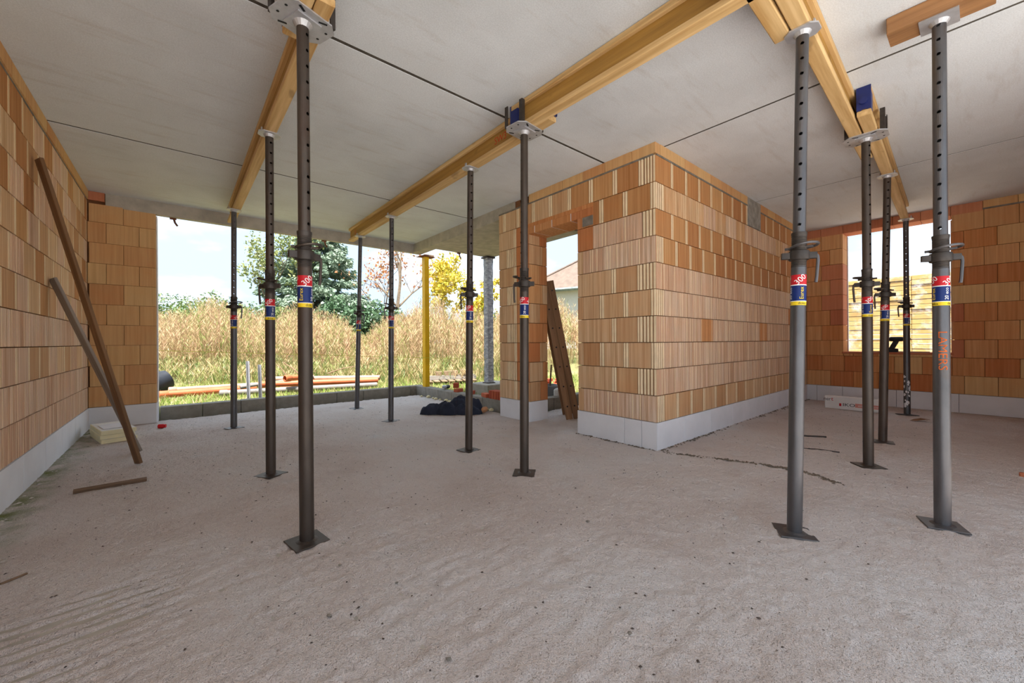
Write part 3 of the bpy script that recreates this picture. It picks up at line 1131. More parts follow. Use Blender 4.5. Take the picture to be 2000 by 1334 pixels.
def make_prop(base, top, label, metal, kind, text_turn=0.0, base_turn=0.4, hole_turn=0.0, nut_turn=0.3, head_dir=0.0, long=False):
    base, top = Vector(base), Vector(top)
    base.z = 0.0
    t = empty('steel_prop')
    tag(t, label, 'prop', 'steel props under the ceiling')
    d = (top - base).normalized()
    face = math.atan2(-base.y, -base.x) + PI / 2          # local -y turned to the room entrance
    tilt = Vector((0, 0, 1)).rotation_difference(d).to_matrix().to_4x4()
    t.matrix_world = Matrix.Translation(base) @ tilt @ Matrix.Rotation(face, 4, 'Z')
    link('base_plate', shared('base', [metal], False), t, rot=(0, 0, base_turn - face))
    link('outer_tube', shared('outer', [metal]), t)
    link('threaded_sleeve', shared('thread', [M_THREAD]), t)
    nut = link('adjusting_nut', shared('nut', [M_THREAD]), t, rot=(0, 0, nut_turn))
    link('nut_handle', shared('handle', [metal]), nut)
    link('locking_pin', shared('pin', [metal]), t, rot=(0, 0, nut_turn - 0.5))
    link('inner_tube', shared('inner_long' if long else 'inner', [metal]), t, rot=(0, 0, hole_turn))
    st = link('sticker', shared('sticker', [M_RED, M_BLUE, M_YEL, M_WPRINT]), t, rot=(0, 0, text_turn))
    for key, mt in (('tw', M_WPRINT), ('ty', M_YEL), ('tb', M_BPRINT)):
        tag(link('lettering', shared(key, [mt], False), st), kind='stuff')
    hr = head_dir - face
    if kind == 'four':
        hd = link('head_plate', shared('head4', [M_ZINC_LIGHT], False), t, rot=(0, 0, hr))
        link('foot_plate', shared('head_foot', [M_ZINC_LIGHT], False), hd)
        for sx in (-1, 1):
            for sy in (-1, 1):
                link('painted_hole', shared('hole%d%d' % (sx, sy), [M_BPRINT], False), hd)
                link('painted_slot', shared('slot%d%d' % (sx, sy), [M_BPRINT], False), hd)
        for i, (sx, sy) in enumerate(((-1, -1), (1, -1), (1, 1), (-1, 1))):
            link('prong', shared('prong', [M_THREAD], False), hd, (sx * 0.122, sy * 0.09, 0), (0, 0, i * PI / 2))
    elif kind == 'flat':
        link('head_plate', shared('head_flat', [M_ZINC_LIGHT], False), t, rot=(0, 0, hr))
    else:
        hd = link('head_plate', shared('head1', [M_ZINC_LIGHT], False), t, rot=(0, 0, hr))
        for sx in (-1, 1):
            link('clip', shared('clip', [M_ZINC_LIGHT], False), hd, (sx * 0.052, 0, 0), (0, 0, 0))
    return t


NS, EW = 0.0, PI / 2
PR = [
    # base, top, label, metal, head, text, base turn, hole turn, nut turn, head dir
    ((0.499, 2.231), (0.489, 2.205, Z_HEAD), 'darkest and nearest prop on the left, under the overlapping ends of the left beam', M_ZINC_OLD, 'four', 2.2, 0.15, 0.75, 0.45, 0.35),
    ((0.542, 3.539), (0.551, 3.568, Z_HEAD), 'brownish steel prop under the middle of the left beam', M_ZINC_OLD, 'one', 1.6, 0.55, 0.35, 2.6, NS),
    ((0.506, 5.789), (0.528, 5.866, Z_HEAD), 'steel prop under the far end of the left beam, in front of two galvanised stakes', M_ZINC, 'one', 0.6, 0.3, 0.1, -0.3, NS),
    ((2.095, 6.195), (2.138, 6.118, Z_HEAD), 'farthest prop under the middle beam, leaning slightly, nearest the kerb', M_ZINC, 'one', 2.5, 0.1, 0.2, 0.4, NS),
    ((2.093, 4.923), (2.119, 4.915, Z_HEAD), 'second farthest prop under the middle beam with rust near its foot', M_ZINC, 'one', 1.9, 0.6, 0.3, 3.0, NS),
    ((2.076, 3.106), (2.107, 3.092, Z_HEAD), 'steel prop standing in front of the heap of dark clothes', M_ZINC_OLD, 'one', 1.4, 0.2, 0.4, 3.3, NS),
    ((2.034, 2.280), (2.048, 2.271, Z_HEAD), 'steel prop in front of the doorway pier, under the lapped ends of the middle beam', M_ZINC_OLD, 'four', 1.2, 0.75, 1.9, 2.9, 0.1),
    ((2.474, 0.644), (2.528, 0.608, Z_HEAD), 'nearest prop under the right beam, its label reading in yellow, before the inner room wall', M_ZINC, 'one', 0.0, 0.55, 0.0, 0.25, EW),
    ((3.173, 0.147), (3.199, 0.149, 2.755), 'separate prop at far right with orange stencilled letters, under a timber block', M_ZINC, 'flat', -1.35, 0.35, -0.1, 0.35, EW),
    ((4.219, 0.596), (4.251, 0.604, Z_HEAD), 'prop under the lapped ends of the right beam, in front of the window', M_ZINC_OLD, 'four', 0.2, 0.7, 0.9, 3.2, EW + 0.03),
    ((5.310, 0.644), (5.393, 0.607, Z_HEAD), 'thinner looking middle prop just left of the cordless drill', M_ZINC_OLD, 'one', 1.7, 0.2, 0.3, 3.5, EW),
    ((7.449, 0.660), (7.556, 0.671, Z_HEAD), 'farthest prop under the right beam, mortar splashed, near the window sill', M_ZINC, 'one', 1.8, 0.75, 0.0, 3.4, EW),
]
props = []
for b, tp, lab, mt, kind, tt, bt, ht, nt_, hd in PR:
    props.append(make_prop((b[0], b[1], 0), tp, lab, mt, kind, tt, bt, ht, nt_, hd, long=(kind == 'flat')))
# stencilled owner's name on the separate prop
vs, fs = text_geo('LAMERS', 0.050, 0.006)
vs = [(x * 1.22, y, z) for x, y, z in vs]
MB().add(bend(vs, R_OUT + 0.0012, -PI / 2 + 0.12, 0.95, -PI / 2), fs).build('stencil_lettering', M_OPRINT, props[8])
# mortar splashes on the farthest prop
mb = MB()
for i in range(26):
    a, z, s = random.uniform(-2.6, -0.4), random.uniform(0.12, 0.52), random.uniform(0.006, 0.016)
    n_ = 7
    ring = [(R_OUT + 0.001, a + s / R_OUT * math.cos(2 * PI * q / n_) * random.uniform(.6, 1.2), z + s * 1.6 * math.sin(2 * PI * q / n_) * random.uniform(.6, 1.2)) for q in range(n_)]
    mb.add([(r * math.cos(p), r * math.sin(p), zz) for r, p, zz in ring] + [((R_OUT + 0.004) * math.cos(a), (R_OUT + 0.004) * math.sin(a), z)],
           [(q, (q + 1) % n_, n_) for q in range(n_)])
tag(mb.build('mortar_splash', M_WHITE, props[11]), kind='stuff')

# timber formwork beams (I section) carried by the props
ZB0, ZB1 = Z_HEAD + 0.009, ZC - 0.002


def make_beam(p0, p1, label, cap0=False, cap1=False):
    """beam along local +y from p0 to p1 (floor plan points)"""
    p0, p1 = Vector(p0), Vector(p1)
    L = (p1 - p0).length
    a = math.atan2(p1.y - p0.y, p1.x - p0.x) - PI / 2
    t = empty('formwork_beam', (p0.x, p0.y, ZB0), a)
    tag(t, label, 'beam', 'timber formwork beams')
    H = ZB1 - ZB0
    for z0, z1, nm in ((0.0, 0.04, 'bottom_flange'), (H - 0.04, H, 'top_flange')):
        mb = MB()
        c = 0.005
        poly = [(-0.04 + c, z0), (0.04 - c, z0), (0.04, z0 + c), (0.04, z1 - c), (0.04 - c, z1), (-0.04 + c, z1), (-0.04, z1 - c), (-0.04, z0 + c)]
        Mx = Matrix(((1, 0, 0, 0), (0, 0, 1, 0), (0, 1, 0, 0), (0, 0, 0, 1)))
        vs = [(x, y, z) for y in (0.0, L) for x, z in poly]
        n = 8
        mb.add(vs, [tuple(range(n)), tuple(reversed(range(n, 2 * n)))] + [(i, n + i, n + (i + 1) % n, (i + 1) % n) for i in range(n)])
        mb.build(nm, M_FLANGE, t)
    MB().box((-0.0135, 0.001, 0.04), (0.0135, L - 0.001, H - 0.04)).build('web', M_WEB, t)
    for flag, y, s in ((cap0, 0.0, -1), (cap1, L, 1)):
        if flag:
            mb = MB()
            y0, y1 = sorted((y - s * 0.07, y + s * 0.012))
            for sx in (-1, 1):
                x0, x1 = sorted((sx * 0.014, sx * 0.0405))
                mb.box((x0, y0, 0.041), (x1, y1, H - 0.041))
            e0, e1 = sorted((y, y + s * 0.014))
            mb.prism([(-0.04, e0), (0.04, e0), (0.04, e1), (-0.04, e1)], 0.045, H)
            mb.lathe([(0.026, 0), (0.026, 0.02)], 14, 0, Matrix.Translation((0, y + s * 0.01, H * 0.5)) @ Matrix.Rotation(-s * PI / 2, 4, 'X'))
            mb.build('end_cap', M_BLUECAP, t)
    return t


beam_A1 = make_beam((0.552, 2.02), (0.556, 6.54), 'far half of the left timber beam running to the garden opening', cap0=True)
beam_A2 = make_beam((0.468, -1.0), (0.466, 2.36), 'near half of the left timber beam, overhead at the top of the picture', cap1=True)
beam_B1 = make_beam((2.118, 2.04), (2.146, 6.56), 'far half of the middle timber beam with red lettering near the steel head', cap0=True)
beam_B2 = make_beam((2.125, -1.0), (2.034, 2.36), 'near half of the middle beam, the broad yellow one crossing the ceiling', cap1=True)
beam_C1 = make_beam((1.75, 0.585), (4.76, 0.671), 'near half of the right timber beam, pale underside with a cross mark', cap0=True)
beam_C2 = make_beam((3.82, 0.552), (7.56, 0.681), 'far half of the right timber beam ending at the window lintel', cap0=True)
# red paint marks on the webs of the far middle beam
for yy, s, sz in ((0.60, 'SW3', 0.085), (4.28, '53', 0.09)):
    vs, fs = text_geo(s, sz)
    MB().add([(-0.0145, yy - x, 0.105 + y) for x, y, _ in vs], fs).build('red_marking', M_RPRINT, beam_B1)
# separate timber block on the far right prop
blk = MB().cbox((-0.08, -0.20, 0), (0.08, 0.20, ZC - 0.001 - 2.7565), 0.004).build('timber_block', wood('brown_block', lin(128, 88, 54), lin(168, 122, 78), 1), None, loc=(3.185, 0.150, 2.7565))
tag(blk, 'short thick timber block clamped under the ceiling at top right', 'timber')
beam_C0 = make_beam((0.6, 0.665), (2.52, 0.694), 'stub of a further beam with a blue end cap beside the nearest right prop', cap1=True)

# ------------------------------------------------------------------ loose things in the room
def stick(name, p0, p1, w, t, mat, label, cat, twist=0.0, group=None):
    """board of section w x t along its length from p0 to p1"""
    p0, p1 = Vector(p0), Vector(p1)
    Mx = aim(p0, p1)
    o = MB().cbox((-w / 2, -t / 2, 0), (w / 2, t / 2, (p1 - p0).length), 0.003).build(name, mat)
    o.matrix_world = Mx @ Matrix.Rotation(twist, 4, 'Z')
    return tag(o, label, cat, group)


M_EDGE = wood('grey_plank', lin(112, 98, 88), lin(160, 146, 132), 2, False)
p0 = G(271, 908)
stick('leaning_plank', (p0.x, p0.y, 0.012), (XL + 0.03, 4.56, 2.41), 0.075, 0.024, wood('brown_plank', lin(96, 68, 42), lin(140, 100, 62), 2, False),
      'long brown board leaning against the left wall, the taller of two', 'plank', 0.5)
q0 = G(271, 884)
stick('leaning_plank', (q0.x, q0.y, 0.012), (XL + 0.02, 5.02, 1.57), 0.085, 0.022, M_EDGE,
      'shorter greyish board leaning behind the tall brown board', 'plank', 0.4)
a, b = G(143, 961, 0.012), G(287, 936, 0.012)
stick('batten', a, b, 0.034, 0.022, M_PLANK, 'short weathered batten lying on the floor below the leaning boards', 'batten', 0.2)
a, b = G(0, 1142, 0.006), G(54, 1120, 0.006)
stick('wood_splinter', a, b, 0.012, 0.008, M_PLANK, 'thin dark splinter on the floor at the left picture edge', 'stick')
a, b = G(1566, 852, 0.01), G(1614, 854, 0.01)
stick('steel_bar_offcut', a, b, 0.016, 0.016, M_THREAD, 'dark short bar lying on the floor behind the nearest right prop', 'bar')
a, b = G(1560, 876, 0.005), G(1640, 884, 0.005)
MB().tube([a, (a + b) / 2 + Vector((0.03, 0.02, 0)), b], 0.005, 6).build('wire_offcut', M_THREAD)
tag(bpy.data.objects['wire_offcut'], 'bent thin wire on the floor right of the nearest right prop', 'wire')

# dry leaf and brick crumb
leaf = MB()
c_ = G(1798, 822, 0.012)
pts = [(-0.13, 0, 0), (-0.05, 0.035, 0.012), (0.03, 0.028, 0.004), (0.12, 0.0, 0.01), (0.04, -0.03, 0.016), (-0.06, -0.035, 0.006), (0, 0, 0.03)]
leaf.add(pts, [(0, 1, 6), (1, 2, 6), (2, 3, 6), (3, 4, 6), (4, 5, 6), (5, 0, 6)])
o = leaf.build('cardboard_scrap', simple('brown_card', lin(126, 88, 56), 0.8, var=0.2), None, loc=c_)
o.rotation_euler = (0, 0, -0.75)
tag(o, 'crumpled brown scrap on the floor by the far right prop', 'scrap')
c_ = G(1998, 928, 0.012)
o = MB().cbox((-0.025, -0.018, -0.012), (0.025, 0.018, 0.014), 0.006).build('brick_crumb', M_REDCLAY, None, loc=c_)
tag(o, 'small orange brick crumb at the right picture edge', 'rubble')

# red cap by the opening
c_ = G(316, 833, 0.025)
mb = MB().lathe([(0.020, 0), (0.026, 0.006), (0.026, 0.05), (0.021, 0.058), (0.021, 0.075)], 14, 0, Matrix.Rotation(PI / 2, 4, 'Y') @ Matrix.Translation((0, 0, -0.035)))
o = mb.build('red_cap', simple('red_plastic', lin(214, 28, 34), 0.4, var=0.05, bstr=0), None, True, loc=c_)
o.rotation_euler = (0, 0, -0.3)
tag(o, 'small red plastic cap on the floor by the short wall', 'cap')

# foam boards by the left wall
fo = empty('foam_board_stack', (-0.60, 5.745, 0), 0.24)
tag(fo, 'cream foam boards stacked on the floor below the short wall', 'boards')
M_FOAM = simple('cream_foam', lin(240, 228, 186), 0.9, var=0.05, scale=12, bscale=140, bstr=0.3)
M_FOIL = simple('pale_board_face', lin(230, 228, 222), 0.7, var=0.08, scale=10)
for i, (w, l, dx, dy) in enumerate(((0.27, 0.62, 0.0, 0.0), (0.26, 0.60, -0.006, 0.01), (0.265, 0.62, 0.0, 0.0))):
    mb = MB()
    z0, z1 = 0.002 + i * 0.044, 0.002 + i * 0.044 + 0.041
    mb.cbox((dx, dy, z0), (dx + w, dy + l, z1), 0.004)
    mb.box((dx + 0.006, dy + 0.006, z1), (dx + w - 0.006, dy + l - 0.006, z1 + 0.001), 1)
    mb.build('foam_board', [M_FOAM, M_FOIL], fo)
MB().cbox((0.03, 0.10, 0.135), (0.20, 0.42, 0.139), 0.002).build('paper_sheet', M_WHITE, fo)

# heap of work clothes: folded cloth with raised creases
def cloth_heap():
    n = 90
    u = np.linspace(-0.46, 0.46, n)
    v = np.linspace(-0.24, 0.24, 60)
    U, Vv = np.meshgrid(u, v)
    H = np.zeros_like(U)
    def lobe(cu, cv, ru, rv, hh, ang):
        c, s = math.cos(ang), math.sin(ang)
        a_ = ((U - cu) * c + (Vv - cv) * s) / ru
        b_ = (-(U - cu) * s + (Vv - cv) * c) / rv
        return hh * np.sqrt(np.clip(1 - a_ ** 2 - b_ ** 2, 0, None))
    for L in ((-0.27, -0.04, 0.18, 0.085, 0.085, 0.12), (-0.08, -0.05, 0.16, 0.11, 0.105, -0.3), (0.10, 0.06, 0.20, 0.14, 0.155, 0.35), (0.16, -0.07, 0.26, 0.09, 0.075, -0.1),
              (0.30, 0.04, 0.13, 0.12, 0.13, 0.5), (0.02, 0.0, 0.3, 0.13, 0.06, 0.1)):
        H = np.maximum(H, lobe(*L))
    w1 = smooth_noise(60, n, 2.2, 5, 31)
    w2 = smooth_noise(60, n, 5, 2.0, 32)
    H = np.where(H > 0.001, H + 0.010 * np.abs(w1) + 0.009 * np.abs(w2), 0)
    H = np.clip(H, 0, None) * 1.35
    idx = np.arange(n * 60).reshape(60, n)
    k = H > 0.004
    kk = k[:-1, :-1] | k[1:, :-1] | k[:-1, 1:] | k[1:, 1:]
    F = np.stack([idx[:-1, :-1][kk], idx[:-1, 1:][kk], idx[1:, 1:][kk], idx[1:, :-1][kk]], 1)
    V = np.stack([U.ravel(), Vv.ravel(), H.ravel() + 0.003], 1)
    us = np.zeros(len(V), bool)
    us[F.ravel()] = True
    rm = np.cumsum(us) - 1
    return V[us], rm[F]


V, F = cloth_heap()
M_NAVY = simple('navy_cloth', lin(44, 48, 62), 0.9, var=0.25, scale=9, bscale=220, bstr=0.3)
cl = empty('work_clothes', (2.98, 4.86, 0), -0.70)
tag(cl, 'heap of dark navy work clothes on the floor beside the kerb', 'clothes')
link('cloth', np_mesh('cloth', V, F, M_NAVY, smooth=True), cl)
mb = MB()
mb.lathe([(0.0, -0.03), (0.036, -0.026), (0.042, 0.0), (0.036, 0.04), (0.02, 0.058), (0.0, 0.06)], 12, 0, Matrix.Translation((0.44, 0.02, 0.043)) @ Matrix.Rotation(1.2, 4, 'Y') @ Matrix.Scale(1.6, 4, (0, 1, 0)))
mb.build('tan_lining', simple('tan_cloth', lin(196, 142, 102), 0.9, var=0.2, scale=20), cl, True)

# wrapped insulation board on edge by the window wall
ib = empty('wrapped_board', (7.40, 1.53, 0), -PI / 2 - 0.05)
tag(ib, 'white wrapped insulation board on edge with black lettering by the window wall', 'board')
M_WRAP = simple('white_wrap', lin(232, 228, 224), 0.45, var=0.05, scale=8)
M_PIR = simple('yellow_foam', lin(236, 196, 96), 0.9, var=0.1, scale=14, bscale=120)
mb = MB().cbox((0.0, -0.03, 0.002), (0.68, 0.06, 0.185), 0.012)
mb.build('board', M_WRAP, ib)
MB().box((0.6795, -0.022, 0.012), (0.683, 0.052, 0.175)).build('foam_end', M_PIR, ib)


def flat_text(s, size, x, z, mat, parent, y=-0.0315, stretch=1.0, name='lettering'):
    vs, fs = text_geo(s, size)
    return MB().add([(x + p[0] * stretch, y, z + p[1]) for p in vs], fs).build(name, mat, parent)


flat_text('IKO', 0.062, 0.285, 0.068, M_BPRINT, ib, stretch=1.35)
flat_text('ner', 0.070, 0.035, 0.135, M_BPRINT, ib, stretch=0.9)
flat_text('t', 0.080, 0.095, 0.138, M_RED, ib)
M_PINK = simple('pink_print', lin(224, 150, 136), 0.5, var=0.1, bstr=0)
MB().box((0.355, -0.0308, 0.045), (0.66, -0.03, 0.10)).build('print_band', M_PINK, ib)
flat_text('enertherm', 0.048, 0.50, 0.072, M_WRAP, ib, y=-0.0318, stretch=1.1)
MB().box((0.175, -0.0308, 0.045), (0.20, -0.03, 0.085)).build('print_mark', M_RED, ib)

# cordless drill on the sill
dr = empty('cordless_drill', (XR + 0.10, 0.90, ZS), -PI / 2)
tag(dr, 'black cordless drill standing on the window sill', 'drill')
M_BLACK = simple('black_plastic', lin(34, 36, 42), 0.5, var=0.2, scale=10, bstr=0.1)
MB().cbox((-0.055, -0.035, 0.001), (0.075, 0.035, 0.055), 0.010).build('battery', M_BLACK, dr)
mb = MB()
for i in range(6):
    pass
mb.add([(-0.03, -0.022, 0.055), (0.035, -0.022, 0.055), (0.035, 0.022, 0.055), (-0.03, 0.022, 0.055),
        (0.02, -0.022, 0.165), (0.085, -0.022, 0.165), (0.085, 0.022, 0.165), (0.02, 0.022, 0.165)],
       [(0, 3, 2, 1), (4, 5, 6, 7), (0, 1, 5, 4), (1, 2, 6, 5), (2, 3, 7, 6), (3, 0, 4, 7)])
mb.build('grip', M_BLACK, dr)
mb = MB().lathe([(0.026, -0.045), (0.034, -0.03), (0.034, 0.09), (0.028, 0.11)], 16, 0, Matrix.Translation((0.02, 0, 0.198)) @ Matrix.Rotation(PI / 2, 4, 'Y'))
mb.build('motor_housing', M_BLACK, dr, True)
MB().lathe([(0.024, 0.11), (0.024, 0.135), (0.017, 0.18), (0.010, 0.19)], 14, 0, Matrix.Translation((0.02, 0, 0.198)) @ Matrix.Rotation(PI / 2, 4, 'Y')).build('chuck', M_THREAD, dr, True)
MB().lathe([(0.004, 0.19), (0.004, 0.40), (0.001, 0.41)], 8, 0, Matrix.Translation((0.02, 0, 0.198)) @ Matrix.Rotation(PI / 2, 4, 'Y')).build('drill_bit', M_ZINC_LIGHT, dr)
MB().tube([(-0.02, 0, 0.20), (-0.075, 0, 0.203), (-0.10, 0, 0.195)], 0.010, 8).build('side_handle', M_BLACK, dr)
o = MB().tube([(XR + 0.16, 1.22, ZS + 0.007), (XR + 0.16, 0.50, ZS + 0.007)], 0.006, 8).build('masonry_bit', M_THREAD)
tag(o, 'long thin masonry bit lying on the window sill behind the drill', 'drill bit')

# ladder folded in the doorway
def make_ladder():
    t = empty('folding_ladder')
    tag(t, 'folded wooden ladder leaning in the doorway', 'ladder')
    f0, f1 = Vector((3.875, 3.455, 0)), Vector((4.00, 3.44, 0))
    top = Vector((3.86, 3.84, 1.86))
    side_v = Vector((0.765, -0.644, 0))
    for s, (foot, off) in enumerate(((f0, side_v * -0.046), (f1, side_v * 0.046 + Vector((0, 0, -0.02))))):
        tp = top + off
        Mx = aim(foot, tp, Vector((0.75, 0.66, 0)))
        L = (tp - foot).length
        back = Vector((0.644, 0.765, 0)) * 0.36       # the second rail stands away from the room
        for side in (0, 1):
            mb = MB().cbox((-0.014, -0.044, 0), (0.014, 0.044, L), 0.004)
            o = mb.build('rail', M_LADDER, t)
            o.matrix_world = Matrix.Translation(back * side) @ aim(foot, tp, Vector((-0.765, 0.644, 0)))
        for k in range(7):
            c = foot + (tp - foot) * ((0.17 + k * 0.262) / L)
            MB().tube([c - back * 0.036, c + back], 0.013, 8).build('rung', M_LADDER, t)
            MB().tube([c - back * 0.048, c - back * 0.036], 0.011, 8).build('bolt', M_BPRINT, t)
    return t


make_ladder()

# crumbs and grit on the floor
def crumbs(name, label, pts, smin, smax, mat):
    mb = MB()
    for x, y in pts:
        s = random.uniform(smin, smax)
        a = random.uniform(0, 6.28)
        Mx = Matrix.Translation((x, y, s * 0.25)) @ Matrix.Rotation(a, 4, 'Z') @ Matrix.Diagonal((s * random.uniform(.8, 1.7), s, s * 0.6, 1))
        v = [(1, 0, -.3), (0.2, 1, -.3), (-1, 0.3, -.3), (-0.2, -1, -.3), (0.3, 0.2, 0.8), (-0.3, -0.2, 0.7)]
        mb.add([Mx @ Vector(p) for p in v], [(0, 1, 4), (1, 2, 4), (2, 5, 4), (2, 3, 5), (3, 0, 5), (0, 4, 5)])
    o = mb.build(name, mat)
    return tag(o, label, name.replace('_', ' '), kind='stuff')


pts = []
while len(pts) < 1500:
    x, y = random.uniform(-0.7, 8.0), random.uniform(0.3, 6.8)
    if x > 3.3 and y > 1.9:
        continue
    pts.append((x, y))
crumbs('floor_grit', 'dark grit and mortar crumbs scattered over the floor', pts, 0.002, 0.006, simple('grit', lin(84, 72, 64), 0.95, var=0.3))
pts = [(random.uniform(-0.79, 3.3) if random.random() < .5 else XL + abs(random.gauss(0, 0.05)) + 0.02, random.uniform(2, 6.7)) for i in range(150)]
crumbs('floor_chips', 'pale mortar chips along the wall foot', [p for p in pts], 0.004, 0.012, simple('chips', lin(196, 184, 172), 0.95, var=0.2))
# dirt line along the inner room wall foot
pts = [(random.uniform(XB, XR), YB - abs(random.gauss(0, 0.025)) - 0.006) for i in range(260)] + [(XB - abs(random.gauss(0, 0.02)) - 0.006, random.uniform(YB, YD0)) for i in range(70)]
for (xa, ya), (xb_, yb_) in (((3.37, 1.86), (3.62, 1.2)), ((3.62, 1.2), (3.67, 0.93)), ((3.67, 0.93), (3.55, 0.65))):
    pts += [(xa + (xb_ - xa) * t + random.gauss(0, .014), ya + (yb_ - ya) * t + random.gauss(0, .014)) for t in np.linspace(0, 1, 130)]
crumbs('mortar_dirt', 'dark dirt and mortar droppings along the inner room wall', pts, 0.004, 0.014, simple('dirt', lin(112, 98, 84), 0.95, var=0.3))
pebbles = [(1148, 1019, .016), (1140, 1004, .009), (664, 1104, .012), (643, 1203, .014), (812, 986, .010), (1230, 1237, .012), (775, 1139, .010), (1124, 954, .012), (876, 1288, .014), (1046, 1188, .010)]
PEB = {(1148, 1019): 'largest pebble of the pair in the middle of the floor', (1140, 1004): 'small pebble just behind the larger one mid floor',
       (664, 1104): 'pebble right of the nearest left prop foot', (643, 1203): 'pebble on the floor below the nearest left prop',
       (812, 986): 'pebble between the doorway prop and the nearest left prop', (1230, 1237): 'rightmost pebble near the bottom picture edge',
       (775, 1139): 'pebble on the lower floor left of the centre', (1124, 954): 'farthest pebble, in front of the inner room corner',
       (876, 1288): 'pebble nearest the viewer at the bottom picture edge', (1046, 1188): 'pebble on the lower floor just right of the centre'}
for px, py, s in pebbles:
    s *= 0.6
    c = G(px, py, s * 0.3)
    mb = MB()
    mb.lathe([(0.35, -0.35), (0.9, -0.1), (1.0, 0.2), (0.6, 0.6), (0.1, 0.72)], 7, 0, Matrix.Diagonal((s * 1.3, s, s * 0.8, 1)))
    o = mb.build('pebble', M_MORTAR, None, loc=c)
    o.rotation_euler = (0, 0, random.uniform(0, 6))
    tag(o, PEB[(px, py)], 'pebble', 'pebbles on the foreground floor')

# rusty clamps left hanging under the slab edges
for px, py, yy, lab in ((338, 428, 6.93, 'rusty clamp under the slab edge near the short wall'), (633, 474, 6.93, 'rusty clamp under the slab edge in front of the spruce'), (896, 497, 6.33, 'rusty clamp under the terrace slab edge left of the wrapped post')):
    r = ray(px, py)
    c = Vector(np.array([0, 0, CAMH]) + r * (yy / r[1]))
    mb = MB()
    mb.cbox((-0.035, -0.015, -0.02), (0.035, 0.015, 0.0), 0.004)
    mb.tube([(0.01, 0, -0.02), (0.02, 0, -0.06), (0.045, 0, -0.10)], 0.012, 7)
    o = mb.build('shuttering_clamp', M_RUST, None, loc=(c.x, yy, ZD - 0.0005))
    tag(o, lab, 'clamp')

# ------------------------------------------------------------------ outdoors
random.seed(5)
rng = np.random.default_rng(23)


def ground_z(x, y):
    d = x * FWD[0] + y * FWD[1]
    t = np.clip((d - 9.5) / 6.0, 0, 1)
    return -0.02 + 0.55 * t * t * (3 - 2 * t) * np.clip((y - 4) / 5, 0, 1)


def ground_material():
    m, nt, b = newmat('garden_ground')
    v = coords(nt, 1.0)
    c = ramp(nt, noise(nt, v, 0.8, 6, 0.65), [(0.3, lin(92, 102, 50)), (0.5, lin(116, 116, 70)), (0.68, lin(132, 116, 88))])
    # pale sandy ground on the unseen near side, added to bounce sunlight indoors
    sx = nt.nodes.new('ShaderNodeSeparateXYZ')
    tcg = nt.nodes.new('ShaderNodeTexCoord')
    nt.links.new(tcg.outputs['Object'], sx.inputs[0])
    sm = N(nt, 'ShaderNodeMapRange')
    sm.inputs[1].default_value = 5.0
    sm.inputs[2].default_value = 3.0
    nt.links.new(sx.outputs[1], sm.inputs[0])
    c = mixcol(nt, sm.outputs[0], c, lin(204, 201, 197))
    f = ramp(nt, noise(nt, v, 14, 4, 0.7), [(0.3, (0.55, 0.55, 0.5)), (0.65, (1, 1, 1))])
    nt.links.new(mixcol(nt, 1.0, c, f, 'MULTIPLY'), b.inputs['Base Color'])
    b.inputs['Roughness'].default_value = 0.95
    bump(nt, b, noise(nt, v, 30, 4), 0.7, 0.03)
    return m


gx = np.concatenate([np.arange(-70, -12, 4.0), np.arange(-12, 26, 0.5), np.arange(26, 92, 4.0)])
gy = np.concatenate([np.arange(-60, -4, 4.0), np.arange(-4, 24, 0.5), np.arange(24, 100, 4.0)])
GX, GY = np.meshgrid(gx, gy)
GZ = ground_z(GX, GY) + 0.02 * rng.standard_normal(GX.shape) - 0.03
inside = (GX > -1.4) & (GX < 8.8) & (GY > -2.4) & (GY < 7.5)
GZ = np.where(inside & ~((GX > 4.1) & (GY > 4.6)), -0.4, GZ)
idx = np.arange(GX.size).reshape(GX.shape)
F = np.stack([idx[:-1, :-1].ravel(), idx[:-1, 1:].ravel(), idx[1:, 1:].ravel(), idx[1:, :-1].ravel()], 1)
gr = link('ground', np_mesh('ground', np.stack([GX.ravel(), GY.ravel(), GZ.ravel()], 1), F, ground_material(), smooth=True))
tag(gr, 'grassy garden ground outside the shell', kind='structure')


LEAF_ALBEDO = 0.78


def leafmat(name, c0, c1, c2, rough=0.6, trans=0.25):
    m, nt, b = newmat(name)
    v = coords(nt, 1.0)
    c = ramp(nt, noise(nt, v, 1.3, 5, 0.7), [(0.3, scal(c0, LEAF_ALBEDO)), (0.5, scal(c1, LEAF_ALBEDO)), (0.7, scal(c2, LEAF_ALBEDO))])
    f = ramp(nt, noise(nt, v, 9, 2, 0.6), [(0.3, (0.7, 0.7, 0.7)), (0.7, (1.1, 1.1, 1.1))])
    c = mixcol(nt, 1.0, c, f, 'MULTIPLY')
    nt.links.new(c, b.inputs['Base Color'])
    b.inputs['Roughness'].default_value = rough
    if trans > 0:
        tr = nt.nodes.new('ShaderNodeBsdfTranslucent')
        nt.links.new(c, tr.inputs['Color'])
        mx = nt.nodes.new('ShaderNodeMixShader')
        mx.inputs[0].default_value = trans
        out = nt.nodes['Material Output']
        nt.links.new(b.outputs[0], mx.inputs[1])
        nt.links.new(tr.outputs[0], mx.inputs[2])
        nt.links.new(mx.outputs[0], out.inputs['Surface'])
    return m


def unit(n):
    a = rng.standard_normal((n, 3))
    return a / np.linalg.norm(a, axis=1, keepdims=True)


